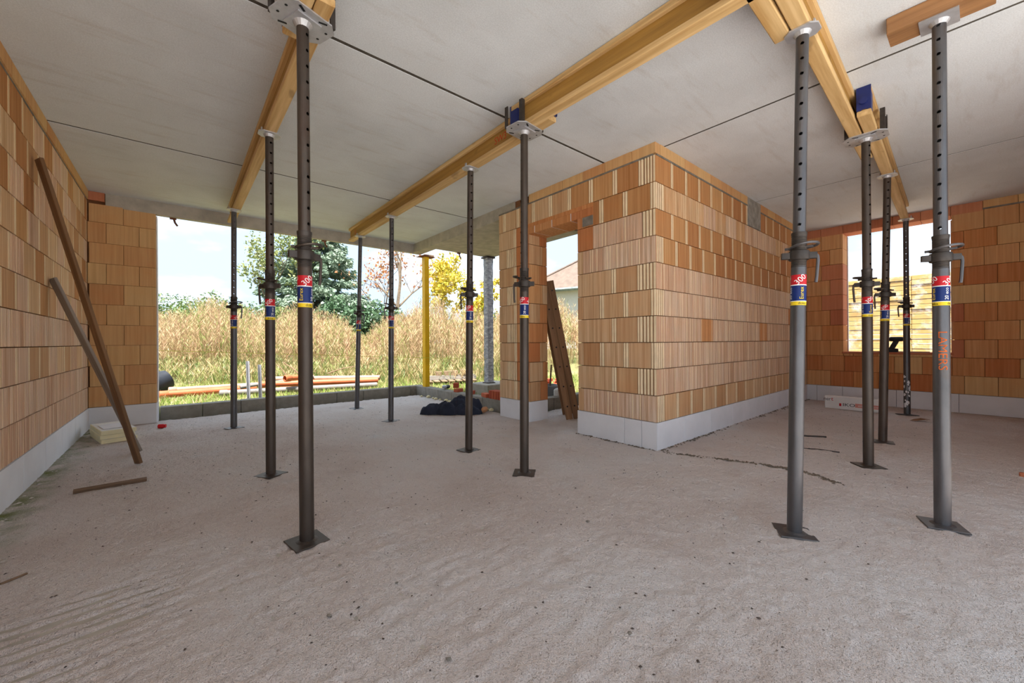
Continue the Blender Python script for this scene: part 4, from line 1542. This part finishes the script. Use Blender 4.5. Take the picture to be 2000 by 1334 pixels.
def leaf_quads(C, size, aspect=0.55, updir=None):
    """diamond leaves at points C with random or given direction"""
    n = len(C)
    u = unit(n) if updir is None else updir
    w = np.cross(u, unit(n))
    w /= np.linalg.norm(w, axis=1, keepdims=True) + 1e-9
    s = size * rng.uniform(0.6, 1.3, (n, 1)) if np.isscalar(size) else size[:, None]
    a = C - u * s
    b = C + w * s * aspect
    c = C + u * s
    d = C - w * s * aspect
    V = np.stack([a, b, c, d], 1).reshape(-1, 3)
    F = np.arange(4 * n).reshape(n, 4)
    return V, F


def cloud(centers, radii, n, shell=0.35):
    """points in clumps (ellipsoids), denser towards the surface"""
    centers = np.asarray(centers, float)
    radii = np.asarray(radii, float)
    if radii.ndim == 1:
        radii = np.stack([radii] * 3, 1)
    vol = np.prod(radii, 1) ** (2 / 3)
    k = rng.choice(len(centers), n, p=vol / vol.sum())
    r = (shell + (1 - shell) * rng.uniform(0, 1, (n, 1))) ** 0.6
    return centers[k] + unit(n) * r * radii[k]


M_BARK = simple('bark', lin(112, 98, 82), 0.95, var=0.3, scale=12, bscale=30, bstr=0.6, bdist=0.02)


def branchy(mb, p, d, length, r, depth, tips, spread=0.6, up=0.25):
    p, d = Vector(p), Vector(d).normalized()
    pts, rad = [p.copy()], [r]
    n = 4
    for i in range(n):
        d = (d + Vector((random.gauss(0, .12), random.gauss(0, .12), random.gauss(0, .08) + up * 0.1))).normalized()
        p = p + d * length / n
        pts.append(p.copy())
        rad.append(r * (1 - 0.55 * (i + 1) / n))
        if depth > 0 and i >= 1:
            for _ in range(2 if depth > 1 else 2):
                a = Vector((random.gauss(0, 1), random.gauss(0, 1), random.gauss(0.3, .5))).normalized()
                branchy(mb, p, d * (1 - spread) + a * spread, length * random.uniform(.38, .6), rad[-1] * 0.6, depth - 1, tips, spread, up)
    tips.append(pts[-1].copy())
    tips.append(pts[-2].copy())
    mb.tube(pts, rad, 5, cap=False)


def tree(name, label, cat, foot, height, r, mat, n_leaves, leaf, depth=3, spread=0.55, trunk_frac=0.45, group='trees beyond the weeds', seed=1):
    random.seed(seed)
    t = empty(name, foot)
    tag(t, label, cat, group)
    mb = MB()
    tips = []
    branchy(mb, (0, 0, 0), (0.02, 0, 1), height * 0.75, r, depth, tips, spread, 0.5)
    mb.build('trunk', M_BARK, t, True)
    T = np.array([tuple(p) for p in tips])
    T = T[T[:, 2] > height * 0.25]
    C = T[rng.integers(0, len(T), n_leaves)] + rng.standard_normal((n_leaves, 3)) * height * 0.028
    V, F = leaf_quads(C, leaf)
    link('foliage', np_mesh('foliage', V, F, mat), t)
    return t


def bush(name, label, foot, size, mat, n, leaf, clumps=14, cat='shrub', group='shrubs behind the weeds'):
    t = empty(name, foot)
    tag(t, label, cat, group)
    cs, rs = [], []
    for i in range(clumps):
        a = random.uniform(0, 6.28)
        rr = math.sqrt(random.random()) * 0.62
        zz = random.uniform(0.28, 0.78) * (1 - 0.35 * rr)
        cs.append((math.cos(a) * rr * size[0], math.sin(a) * rr * size[1], zz * size[2]))
        rs.append((size[0] * 0.34, size[1] * 0.34, size[2] * 0.24))
    C = cloud(cs, rs, n)
    C[:, 2] = np.maximum(C[:, 2], 0.05)
    V, F = leaf_quads(C, leaf)
    link('foliage', np_mesh('foliage', V, F, mat), t)
    mb = MB()
    for i in range(5):
        mb.tube([(0.1 * i - 0.2, 0, 0), (cs[i][0] * .5, cs[i][1] * .5, cs[i][2] * .6), cs[i]], [0.05, 0.035, 0.015], 5)
    mb.build('stems', M_BARK, t)
    return t


def at_ground(px, d):
    p = D(px, 660, d)
    return Vector((p.x, p.y, float(ground_z(np.array(p.x), np.array(p.y))) - 0.05))


# --- spruce
def spruce(foot, height, rad, label):
    t = empty('spruce_tree', foot)
    tag(t, label, 'tree', 'trees beyond the weeds')
    MB().lathe([(0.22, 0), (0.15, height * .4), (0.03, height * .98)], 8).build('trunk', M_BARK, t)
    P, U = [], []
    z = 0.8
    while z < height * 0.99:
        f = 1 - z / height
        R = rad * (0.10 + 0.95 * f ** 0.8)
        nb = int(9 + 6 * f)
        for i in range(nb):
            a = random.uniform(0, 2 * PI)
            L = R * random.uniform(0.7, 1.12)
            m = int(26 + L * 60)
            s = np.sqrt(rng.uniform(0.03, 1, m))
            zz = z - 0.28 * L * s + 0.18 * L * s ** 3 + (0.35 * f * L) * s * 0.4
            wdt = 0.30 * L * s * (1.15 - s) + 0.05
            off = rng.uniform(-1, 1, m) * wdt
            x = math.cos(a) * L * s - math.sin(a) * off
            y = math.sin(a) * L * s + math.cos(a) * off
            P.append(np.stack([x, y, zz - rng.uniform(0, .22, m) * (0.4 + s)], 1))
            dv = np.stack([np.full(m, math.cos(a)) - math.sin(a) * np.sign(off) * .8, np.full(m, math.sin(a)) + math.cos(a) * np.sign(off) * .8, -0.5 * np.ones(m)], 1)
            dv += rng.standard_normal((m, 3)) * 0.35
            U.append(dv / np.linalg.norm(dv, axis=1, keepdims=True))
        z += random.uniform(0.16, 0.26)
    P, U = np.concatenate(P), np.concatenate(U)
    V, F = leaf_quads(P, 0.13, 0.30, U)
    link('foliage', np_mesh('foliage', V, F, leafmat('spruce_needles', lin(112, 138, 108), lin(148, 170, 144), lin(186, 200, 172), 0.7, 0.15)), t)


spruce(at_ground(622, 23), 7.9, 4.1, 'tall blue green spruce behind the weeds, right of the nearest left prop')
M_LEAF_OLIVE = leafmat('olive_leaves', lin(118, 138, 74), lin(150, 160, 96), lin(182, 178, 112))
M_LEAF_DARK = leafmat('dark_leaves', lin(60, 88, 58), lin(88, 118, 82), lin(130, 156, 120), 0.35, 0.1)
M_LEAF_YEL = leafmat('yellow_leaves', lin(150, 164, 54), lin(222, 200, 66), lin(234, 188, 70))
M_LEAF_ORG = leafmat('orange_leaves', lin(190, 110, 74), lin(214, 146, 96), lin(222, 180, 120))
M_LEAF_MID = leafmat('mid_leaves', lin(92, 118, 60), lin(124, 146, 82), lin(160, 170, 108))

tree('feathery_tree', 'light olive feathery tree left of the spruce', 'tree', at_ground(522, 21), 5.2, 0.10, M_LEAF_OLIVE, 2200, 0.09, 3, 0.45, seed=3)
tree('bare_autumn_tree', 'nearly bare tree with a few orange leaves left of the yellow post', 'tree', at_ground(778, 19), 6.3, 0.13, M_LEAF_ORG, 700, 0.085, 3, 0.5, seed=8)
tree('bare_autumn_tree', 'thin bare sapling with orange leaves just right of the spruce', 'tree', at_ground(745, 20.5), 5.2, 0.06, M_LEAF_ORG, 450, 0.085, 2, 0.5)
tree('yellow_leaved_tree', 'small tree with dense yellow leaves right of the yellow post', 'tree', at_ground(874, 18.5), 3.7, 0.07, M_LEAF_YEL, 3000, 0.085, 3, 0.5, seed=4)
tree('yellow_leaved_tree', 'low yellow green tree seen left of the wrapped post', 'tree', at_ground(938, 23), 3.3, 0.08, M_LEAF_YEL, 2200, 0.11, 2, 0.6)
for px, d, sz, mt, lab in ((655, 19, (1.7, 1.2, 3.1), M_LEAF_DARK, 'dark glossy evergreen shrub below the spruce'),
                           (700, 18, (1.6, 1.2, 2.6), M_LEAF_DARK, 'dark glossy shrub between spruce and bare tree'),
                           (745, 19, (1.3, 1.1, 2.7), M_LEAF_DARK, 'dark shrub at the foot of the bare tree'),
                           (560, 19, (1.5, 1.2, 2.6), M_LEAF_MID, 'mid green bush left of the spruce foot'),
                           (500, 20, (1.6, 1.2, 2.9), M_LEAF_MID, 'mid green bush below the feathery tree'),
                           (440, 26, (2.4, 1.5, 4.3), M_LEAF_MID, 'distant green bush left of the feathery tree'),
                           (385, 30, (2.8, 1.5, 4.9), M_LEAF_MID, 'distant rounded bush under the clouds'),
                           (330, 28, (2.6, 1.6, 4.8), M_LEAF_MID, 'distant bush at the short wall edge'),
                           (960, 24, (2.0, 1.4, 3.9), M_LEAF_OLIVE, 'olive bush behind the wrapped post'),
                           (810, 21, (1.4, 1.2, 2.8), M_LEAF_ORG, 'orange tinted bush behind the yellow post')):
    bush('leafy_shrub', lab, at_ground(px, d), sz, mt, 4200, 0.085)
spruce(at_ground(268, 30), 6.6, 2.2, 'dark conifer tip peeping past the short wall edge')

# --- tall dry weeds
def weeds(name, label, n, d0, d1, r0, r1, hmin, hmax, mats, midw, lean=0.12, plume=16, leafs=0.05):
    dd = d0 + (d1 - d0) * rng.uniform(0, 1, n) ** 0.8
    rr = rng.uniform(r0, r1, n)
    X = dd * FWD[0] + rr * RGT[0]
    Y = dd * FWD[1] + rr * RGT[1]
    ok = ~((X > -1.6) & (X < 9.4) & (Y > -3) & (Y < 8.2)) & (Y > 4.6)
    dd, X, Y, rr = dd[ok], X[ok], Y[ok], rr[ok]
    n = len(X)
    Z = ground_z(X, Y) - 0.05
    hh = rng.uniform(hmin, hmax, n)
    if hmax > 1:                     # the stand is lower in front of the dark shrubs, uneven elsewhere
        q_ = rr / dd
        hh *= 1 - 0.42 * np.exp(-((q_ + 0.40) / 0.085) ** 2) + 0.14 * np.sin(q_ * 23) + 0.08 * np.sin(q_ * 57 + 1)
    base = np.stack([X, Y, Z], 1)
    ld = rng.standard_normal((n, 2)) * lean
    tip = base + np.stack([ld[:, 0] * hh, ld[:, 1] * hh, hh], 1)
    mi = rng.choice(len(mats), n, p=midw)
    Vs, Fs, Ms = [], [], []
    o = 0
    # stalks: slim blades, two crossed
    for ang in (0.0, PI / 2):
        w = np.array([math.cos(ang), math.sin(ang), 0]) * 0.006
        V = np.stack([base - w, base + w, tip + w * .3, tip - w * .3], 1).reshape(-1, 3)
        Vs.append(V)
        Fs.append(np.arange(4 * n).reshape(n, 4) + o)
        Ms.append(mi)
        o += 4 * n
    # plumes and side sprays
    k = n * plume
    si = np.repeat(np.arange(n), plume)
    t = rng.uniform(0.25, 1.0, k) ** 0.7
    C = base[si] + (tip - base)[si] * t[:, None]
    a = rng.uniform(0, 2 * PI, k)
    u = np.stack([np.cos(a) * .55, np.sin(a) * .55, np.full(k, 0.8)], 1)
    u /= np.linalg.norm(u, axis=1, keepdims=True)
    L = (leafs * rng.uniform(.6, 1.8, k) * (1.3 - .6 * t))
    C = C + u * L[:, None]
    V, F = leaf_quads(C, L, 0.085, u)
    Vs.append(V)
    Fs.append(F + o)
    Ms.append(mi[si])
    ob = link(name, np_mesh(name, np.concatenate(Vs), np.concatenate(Fs), mats, np.concatenate(Ms)))
    return tag(ob, label, 'weeds', kind='stuff')


M_STRAW = leafmat('straw_stems', lin(196, 168, 118), lin(216, 192, 142), lin(226, 206, 160), 0.8, 0.3)
M_PINKW = leafmat('pinkish_seedheads', lin(188, 148, 112), lin(206, 168, 130), lin(218, 186, 148), 0.8, 0.3)
M_GREENW = leafmat('green_weeds', lin(128, 146, 70), lin(158, 166, 92), lin(186, 180, 112), 0.8, 0.3)
weeds('tall_dry_weeds', 'dense stand of tall dry straw coloured weeds', 5600, 10.3, 16.5, -13.5, 8.5, 1.15, 1.95, [M_STRAW, M_PINKW, M_GREENW], [.42, .43, .15], 0.10, 26, 0.075)
weeds('green_undergrowth', 'low green weeds at the foot of the dry stand', 4200, 9.6, 12.0, -12.0, 8.0, 0.18, 0.65, [M_GREENW, M_STRAW, M_LEAF_MID], [.34, .42, .24], 0.35, 11, 0.07)


def grass(name, label, n, d0, d1, r0, r1, h0, h1, mats):
    dd = rng.uniform(d0, d1, n)
    rr = rng.uniform(r0, r1, n)
    X = dd * FWD[0] + rr * RGT[0]
    Y = dd * FWD[1] + rr * RGT[1]
    ok = ~((X > -1.3) & (X < 3.80) & (Y < 7.36)) & ~((X >= 3.80) & (Y < 4.45)) & ~((X > 8.2) & (Y < 5))
    X, Y = X[ok], Y[ok]
    n = len(X)
    b = np.stack([X, Y, ground_z(X, Y) - 0.04], 1)
    hh = rng.uniform(h0, h1, n)
    t = b + np.stack([rng.standard_normal(n) * .4 * hh, rng.standard_normal(n) * .4 * hh, hh], 1)
    w = rng.standard_normal((n, 3)) * 0.006
    w[:, 2] = 0
    V = np.stack([b - w, b + w, t], 1).reshape(-1, 3)
    o = link(name, np_mesh(name, V, np.arange(3 * n).reshape(n, 3), mats, rng.integers(0, len(mats), n)))
    return tag(o, label, 'grass', kind='stuff')


M_GRASS = leafmat('fresh_grass', lin(126, 158, 58), lin(154, 182, 78), lin(188, 194, 110), 0.7, 0.3)
grass('short_grass', 'short green grass between kerb and weeds', 52000, 5.2, 11.2, -8.0, 3.5, 0.04, 0.17, [M_GRASS, M_GREENW, M_GRASS, M_STRAW])

# --- drain pipes lying in the grass
M_PVC = simple('orange_drain_pipe', lin(176, 92, 56), 0.5, var=0.15, scale=7, bstr=0.1)
M_PVCL = simple('faded_drain_pipe', lin(170, 126, 104), 0.6, var=0.18, scale=7, bstr=0.1)
M_GREYP = simple('grey_pipe', lin(118, 112, 106), 0.6, var=0.2, scale=7, bstr=0.1)


def pipe(p0, p1, r, mat, label):
    p0, p1 = Vector(p0), Vector(p1)
    L = (p1 - p0).length
    t = empty('drain_pipe', p0)
    t.matrix_world = aim(p0, p1)
    tag(t, label, 'pipe', 'drain pipes lying in the grass')
    MB().lathe([(r, 0.10), (r, L), (r - 0.008, L), (r - 0.008, L - 0.25)], 14, cap=False).build('barrel', mat, t, True)
    MB().lathe([(r - 0.002, -0.01), (r + 0.010, 0.0), (r + 0.010, 0.10), (r, 0.125)], 14, cap=False).build('socket', mat, t, True)


PP = [((312, 772, .07), (500, 758, .07), .062, M_PVC, 'front left orange drain pipe in the grass'),
      ((330, 763, .07), (520, 751, .07), .055, M_PVCL, 'faded pipe behind the front left orange pipe'),
      ((520, 741, .22), (742, 738, .20), .055, M_PVCL, 'topmost faded pipe ending left of the second farthest prop'),
      ((470, 757, .14), (612, 736, .26), .030, M_GREYP, 'thin grey conduit lying across the pipes'),
      ((505, 752, .16), (738, 743, .15), .062, M_PVC, 'thick orange pipe in the middle of the pile'),
      ((430, 769, .06), (736, 752, .06), .055, M_GREYP, 'lowest greyish pipe nearest the kerb'),
      ((548, 757, .06), (730, 747, .06), .06, M_PVCL, 'short faded pipe at the right of the pile'),
      ((557, 740, .30), (580, 738, .30), .06, M_PVC, 'short orange pipe end on top of the pile')]
for a, b, r, mt, lab in PP:
    pipe(G(*a), G(*b), r, mt, lab)
for px0, py0, px1, py1, z in ((640, 730, 700, 715, .3), (560, 735, 540, 712, .35), (590, 737, 552, 708, .4)):
    a = G(px0, py0, z)
    b = a + (D(px1, py1, (a.x * FWD[0] + a.y * FWD[1])) - a)
    o = MB().tube([a, (a + b) / 2 + Vector((0, 0, .03)), b], [.014, .011, .006], 5).build('dry_branch', M_PLANK)
    tag(o, {640: 'long grey branch lying right of the pipe pile', 560: 'left dry branch sticking up from the pipe pile', 590: 'right dry branch sticking up from the pipe pile'}[px0], 'branch', 'dry branches on the pipe pile')

# two galvanised stakes behind the kerb
for px, top, lab in ((486.5, 706, 'left one of two galvanised stakes behind the kerb'), (509.5, 713, 'right one of two galvanised stakes behind the kerb')):
    p = G(px, 780, 0.1)
    d = p.x * FWD[0] + p.y * FWD[1]
    tp = D(px - 3, top, d)
    mb = MB()
    mb.prism([(-0.02, -0.015), (0.02, -0.015), (0.02, -0.011), (-0.016, -0.011), (-0.016, 0.02), (-0.02, 0.02)], 0.0, tp.z + 0.2)
    o = mb.build('galvanised_stake', M_ZINC_LIGHT)
    o.matrix_world = aim((p.x, p.y, -0.2), tp)
    tag(o, lab, 'stake', 'galvanised stakes')

# yellow mason's line
o = MB().tube([(-0.36, 7.36, 0.93), (2.0, 6.98, 0.80), (4.70, 6.26, 0.665)], 0.0032, 5).build('mason_line', simple('yellow_cord', lin(222, 226, 80), 0.6, var=0.05, bstr=0))
tag(o, 'thin yellow string line stretched across the garden opening', 'string')

# black mortar tub tipped over in the grass
tb = empty('mortar_tub', (-0.16, 10.97, 0.0))
tag(tb, 'black plastic tub tipped on its side past the short wall', 'tub')
mb = MB().lathe([(0.02, 0.0), (0.19, 0.0), (0.25, 0.34), (0.265, 0.34), (0.265, 0.36), (0.24, 0.36), (0.185, 0.02), (0.02, 0.02)], 20, cap=False)
o = mb.build('tub_shell', M_BLACK, tb, True)
o.location = (0.0, 0, 0.285)
o.rotation_euler = (0.15, -1.95, 0.25)

# posts carrying the terrace slab
M_YPOST = simple('yellow_paint', lin(240, 186, 20), 0.5, var=0.1, scale=8, bstr=0.1)
yp = empty('yellow_steel_post', (3.645, 6.90, 0))
tag(yp, 'yellow painted square steel post on the kerb corner', 'post')
MB().cbox((-0.045, -0.06, 0.161), (0.045, 0.06, 2.645), 0.006).build('shaft', M_YPOST, yp)
mb = MB()
mb.box((-0.13, -0.08, 2.646), (0.17, 0.10, 2.655))
mb.box((-0.05, -0.07, 2.655), (0.05, 0.07, ZD - 0.001))
mb.build('head_plate', M_RUST, yp)
MB().box((0.02, -0.085, 2.655), (0.14, -0.02, ZD - 0.002)).build('packing_block', M_PLANK, yp)

mF, ntF, bF = newmat('plastic_film_wrap')
vv = coords(ntF, (1, 1, 2.2))
cf = ramp(ntF, noise(ntF, vv, 11, 6, 0.75), [(0.30, lin(96, 98, 108)), (0.5, lin(170, 172, 182)), (0.68, lin(226, 228, 234))])
ntF.links.new(cf, bF.inputs['Base Color'])
bF.inputs['Roughness'].default_value = 0.22
bump(ntF, bF, noise(ntF, vv, 16, 5, 0.7), 0.9, 0.02)
wp = empty('wrapped_post', (4.70, 6.30, 0))
tag(wp, 'steel post wrapped in crinkled plastic film at the terrace corner', 'post')
mb = MB()
n_ = 40
V = []
for i in range(n_):
    z = 0.215 + (ZD - 0.03 - 0.215) * i / (n_ - 1)
    for k in range(16):
        a = 2 * PI * k / 16
        s = 0.072 / max(abs(math.cos(a)), abs(math.sin(a))) ** 0.8
        s *= 1 + random.uniform(-.06, .06)
        V.append((s * math.cos(a), s * math.sin(a), z))
Fq = [(i * 16 + k, i * 16 + (k + 1) % 16, (i + 1) * 16 + (k + 1) % 16, (i + 1) * 16 + k) for i in range(n_ - 1) for k in range(16)]
mb.add(V, Fq)
mb.build('film_wrap', mF, wp, True)
MB().box((-0.10, -0.10, ZD - 0.03), (0.10, 0.10, ZD - 0.001)).build('top_plate', M_THREAD, wp)
MB().box((-0.09, -0.09, 0.20), (0.09, 0.09, 0.215)).build('foot_plate', M_THREAD, wp)
ft = MB().cbox((-0.27, -0.30, -0.1), (0.42, 0.30, 0.199), 0.012).build('concrete_footing', M_CONC, None, loc=(4.70, 6.30, 0))
ft.rotation_euler = (0, 0, 0.05)
tag(ft, 'pale concrete footing block under the wrapped post', 'footing')

# bricks piled on the kerb and beside it
M_RBRICK = clay('facing_brick', CL((190, 92, 62), (204, 116, 84), (176, 80, 56), (196, 104, 78)), 0.3)


def loose_brick(loc, rz, label, grp='loose red bricks on the kerb', size=(0.20, 0.095, 0.055), tip=0.0):
    o = MB().cbox((-size[0] / 2, -size[1] / 2, 0), (size[0] / 2, size[1] / 2, size[2]), 0.004).build('loose_brick', M_RBRICK, None, loc=loc)
    o.rotation_euler = (tip, 0, rz)
    return tag(o, label, 'brick', grp)


for i in range(6):
    loose_brick((3.645, 4.46 + i * 0.062, 0.1625), 0.0, 'red brick standing on edge in the row next to the pier', 'row of red bricks on the kerb', (0.15, 0.055, 0.12))
loose_brick((3.64, 4.95, 0.1625), 1.3, 'red brick lying flat behind the row of bricks on the kerb')
loose_brick((3.65, 5.38, 0.1625), 0.5, 'small red brick half hidden behind the prop on the kerb', size=(0.13, 0.09, 0.055))
loose_brick((3.66, 5.78, 0.1625), 0.2, 'lower red brick of the pair near the black and silver tool', size=(0.14, 0.09, 0.055))
loose_brick((3.69, 5.90, 0.2185), 0.9, 'upper brighter red brick of the pair near the tool', size=(0.12, 0.09, 0.085))
gt = empty('angle_grinder', (3.66, 6.22, 0.163), 0.6)
tag(gt, 'small black and silver power tool lying on the kerb', 'tool')
MB().lathe([(0.0, 0), (0.032, 0.004), (0.036, 0.10), (0.030, 0.16), (0.0, 0.162)], 12, 0, Matrix.Translation((0, 0, 0.038)) @ Matrix.Rotation(PI / 2, 4, 'Y')).build('motor_body', M_BLACK, gt, True)
MB().lathe([(0.0, -0.03), (0.04, -0.02), (0.045, 0.02), (0.02, 0.035), (0.0, 0.036)], 14, 0, Matrix.Translation((-0.03, 0, 0.045))).build('gear_head', M_ZINC_LIGHT, gt, True)
for i in range(14):
    p = Vector((3.47 + random.uniform(-.03, .03), 4.6 + i * 0.16 + random.uniform(-.05, .05), 0.0))
    s = random.uniform(0.018, 0.04)
    o = MB().lathe([(0.4, -.4), (1.0, 0.0), (0.8, 0.6), (0.2, 0.95)], 8, 0, Matrix.Diagonal((s * 1.3, s, s, 1))).build('foam_blob', M_FOAM, None, True, loc=(p.x, p.y, s * .4))
    tag(o, 'blob of pale hardened foam in the gap along the kerb', 'foam', 'foam blobs along the kerb')

# pallet with boards behind the terrace
M_PALLET = wood('pallet_wood', lin(104, 82, 60), lin(140, 116, 90), 1)


def pallet(p, rz):
    t = empty('wooden_pallet', p, rz)
    tag(t, 'wooden pallet in the grass behind the terrace', 'pallet')
    for i in range(3):
        MB().cbox((-0.6, -0.40 + i * 0.36, 0.0), (0.6, -0.31 + i * 0.36, 0.022), 0.003).build('bottom_board', M_PALLET, t)
    for i in range(3):
        for j in range(3):
            MB().cbox((-0.59 + j * 0.52, -0.40 + i * 0.36, 0.022), (-0.45 + j * 0.52, -0.31 + i * 0.36, 0.10), 0.004).build('block', M_PALLET, t)
    for j in range(7):
        MB().cbox((-0.6 + j * 0.178, -0.42, 0.10), (-0.47 + j * 0.178, 0.43, 0.122), 0.003).build('deck_board', M_PALLET, t)
    return t


pc = Vector((5.15, 8.55, -0.03))
pallet(pc, -0.35)
M_GREYB = wood('grey_board', lin(98, 90, 82), lin(132, 124, 114), 0, False)
for i in range(4):
    o = MB().cbox((-0.62, -0.09, 0), (0.66, 0.09, 0.022), 0.003).build('grey_board', M_GREYB, None, loc=(pc.x - 0.02 + 0.03 * i, pc.y - 0.05 + 0.04 * i, pc.z + 0.1225 + 0.0225 * i))
    o.rotation_euler = (0, 0, -0.32 + 0.03 * i)
    tag(o, 'grey board number %s from the bottom on the pallet' % ('one', 'two', 'three', 'four')[i], 'board', 'grey boards on the pallet')
for i, (dx, w, hgt, lab) in enumerate(((-0.28, .13, .10, 'left small timber offcut on the pallet boards'), (0.02, .34, .11, 'long timber block on the pallet boards'), (0.38, .22, .13, 'right stacked timber offcut on the pallet boards'))):
    o = MB().cbox((-w / 2, -.06, 0), (w / 2, .06, hgt), .005).build('timber_offcut', M_PALLET, None, loc=(pc.x + dx * .95 + .05, pc.y - dx * .33 + .05, pc.z + 0.2135))
    o.rotation_euler = (0, 0, -.33)
    tag(o, lab, 'timber')

# things seen through the doorway: tub with a stick, stone lumps, stacked red tiles, the neighbour's house
vt = empty('grey_mortar_bucket', (4.62, 4.62, -0.02))
tag(vt, 'grey plastic bucket outside the doorway', 'bucket')
MB().lathe([(0.16, 0), (0.20, 0.29), (0.215, 0.29), (0.215, 0.32), (0.19, 0.32), (0.15, 0.02)], 20, cap=False).build('bucket_shell', simple('grey_plastic', lin(150, 152, 156), 0.5, var=0.1), vt, True)
o = MB().tube([(4.66, 4.60, 0.02), (4.78, 4.66, 0.62)], 0.014, 7).build('mixing_stick', M_PLANK)
tag(o, 'dark stick standing in the bucket beyond the doorway', 'stick')
for i, (x, y, s) in enumerate(((4.56, 4.30, .075), (4.72, 4.30, .065))):
    o = MB().cbox((-s, -s * .7, 0), (s, s * .7, s * 1.5), s * .3).build('stone_lump', M_FOIL, None, loc=(x, y, 0.161))
    o.rotation_euler = (0, 0, .3 + i)
    tag(o, ('left' if i == 0 else 'right') + ' of two pale lumps on the kerb beyond the doorway', 'stone')
for i in range(3):
    for j in range(5):
        loose_brick((5.5 + i * 0.21, 5.75 + 0.04 * (j % 2) - i * 0.1, -0.02 + j * 0.0565), 0.3, 'red brick in the low stack seen through the doorway', 'brick stack beyond the doorway')

M_ROOF = simple('brown_roof', lin(100, 86, 76), 0.85, var=0.18, scale=3, bscale=12, bstr=0.5, bdist=0.03)
M_RENDER = simple('white_render', lin(196, 194, 190), 0.9, var=0.04)
hp = at_ground(1180, 30)
ho = empty('neighbour_house', (hp.x, hp.y, hp.z - 0.3), 0.35)
tag(ho, 'white house with brown hipped roof seen through the doorway', 'house')
MB().box((-5, -4, 0), (5, 4, 4.3)).build('walls', M_RENDER, ho)
mb = MB()
mb.add([(-5.6, -4.6, 4.2), (5.6, -4.6, 4.2), (5.6, 4.6, 4.2), (-5.6, 4.6, 4.2), (-1.8, 0, 7.2), (1.8, 0, 7.2)],
       [(0, 1, 5, 4), (1, 2, 5), (2, 3, 4, 5), (3, 0, 4), (3, 2, 1, 0)])
mb.build('roof', M_ROOF, ho)
mb = MB()
for a, b in (((-5.6, -4.6), (5.6, -4.6)), ((5.6, -4.6), (5.6, 4.6)), ((5.6, 4.6), (-5.6, 4.6)), ((-5.6, 4.6), (-5.6, -4.6))):
    mb.tube([(a[0], a[1], 4.18), (b[0], b[1], 4.18)], 0.12, 8)
mb.build('gutter', simple('gutter', lin(110, 118, 116), 0.5, 0.2, bstr=0), ho)
mb = MB()
for a, b in (((-5.6, -4.6, 4.22), (-1.8, 0, 7.22)), ((5.6, -4.6, 4.22), (1.8, 0, 7.22)), ((-1.8, 0, 7.22), (1.8, 0, 7.22)), ((-5.6, 4.6, 4.22), (-1.8, 0, 7.22))):
    mb.tube([a, b], 0.09, 6)
mb.build('ridge_tiles', M_ROOF, ho)

# insulation boards stacked outside the window
M_FILM, ntf, bf = newmat('stretch_film')
bf.inputs['Base Color'].default_value = lin(235, 238, 242)
bf.inputs['Roughness'].default_value = 0.15
bf.inputs['Alpha'].default_value = 0.35
vv = coords(ntf, (1, 1, 1))
al = ramp(ntf, noise(ntf, vv, 5, 6, .7), [(0.48, (0.02, 0.02, 0.02)), (0.72, (0.45, 0.45, 0.45))])
ntf.links.new(al, bf.inputs['Alpha'])
bump(ntf, bf, noise(ntf, vv, 14, 5, .7), 0.8, 0.03)
M_PIRB = simple('pale_yellow_board', lin(184, 150, 90), 0.85, var=0.07, scale=5, bscale=90)
bt = 0.092
board_me = MB().cbox((0, 0, 0.0), (0.60, 1.206, bt - 0.011), 0.006).mesh('insulation_board', M_PIRB)
for s in range(4):
    y0 = -1.55 + s * 1.21
    st = empty('insulation_stack', (10.45 + 0.0363 * s, y0, -0.02), -0.03)
    tag(st, ('rightmost', 'second from right', 'third from right', 'leftmost')[s] + ' stack of pale yellow insulation boards outside the window', 'insulation', 'insulation stacks outside the window')
    for j in range(23):
        link('insulation_board', board_me, st, (random.uniform(-.012, .012), random.uniform(-.002, .002), 0.12 + j * bt))
    for j in range(3):
        MB().box((0.02, 0.1 + j * 0.44, 0), (0.58, 0.2 + j * 0.44, 0.12)).build('bearer', M_PLANK_L, st)
    nn = 14
    mb = MB()
    V = [(-0.022 - 0.02 * random.random(), 1.2 * i / nn, 0.55 + (23 * bt - 0.40) * j / nn) for j in range(nn + 1) for i in range(nn + 1)]
    mb.add(V, [(j * (nn + 1) + i, j * (nn + 1) + i + 1, (j + 1) * (nn + 1) + i + 1, (j + 1) * (nn + 1) + i) for j in range(nn) for i in range(nn)])
    mb.build('stretch_film', M_FILM, st, True)
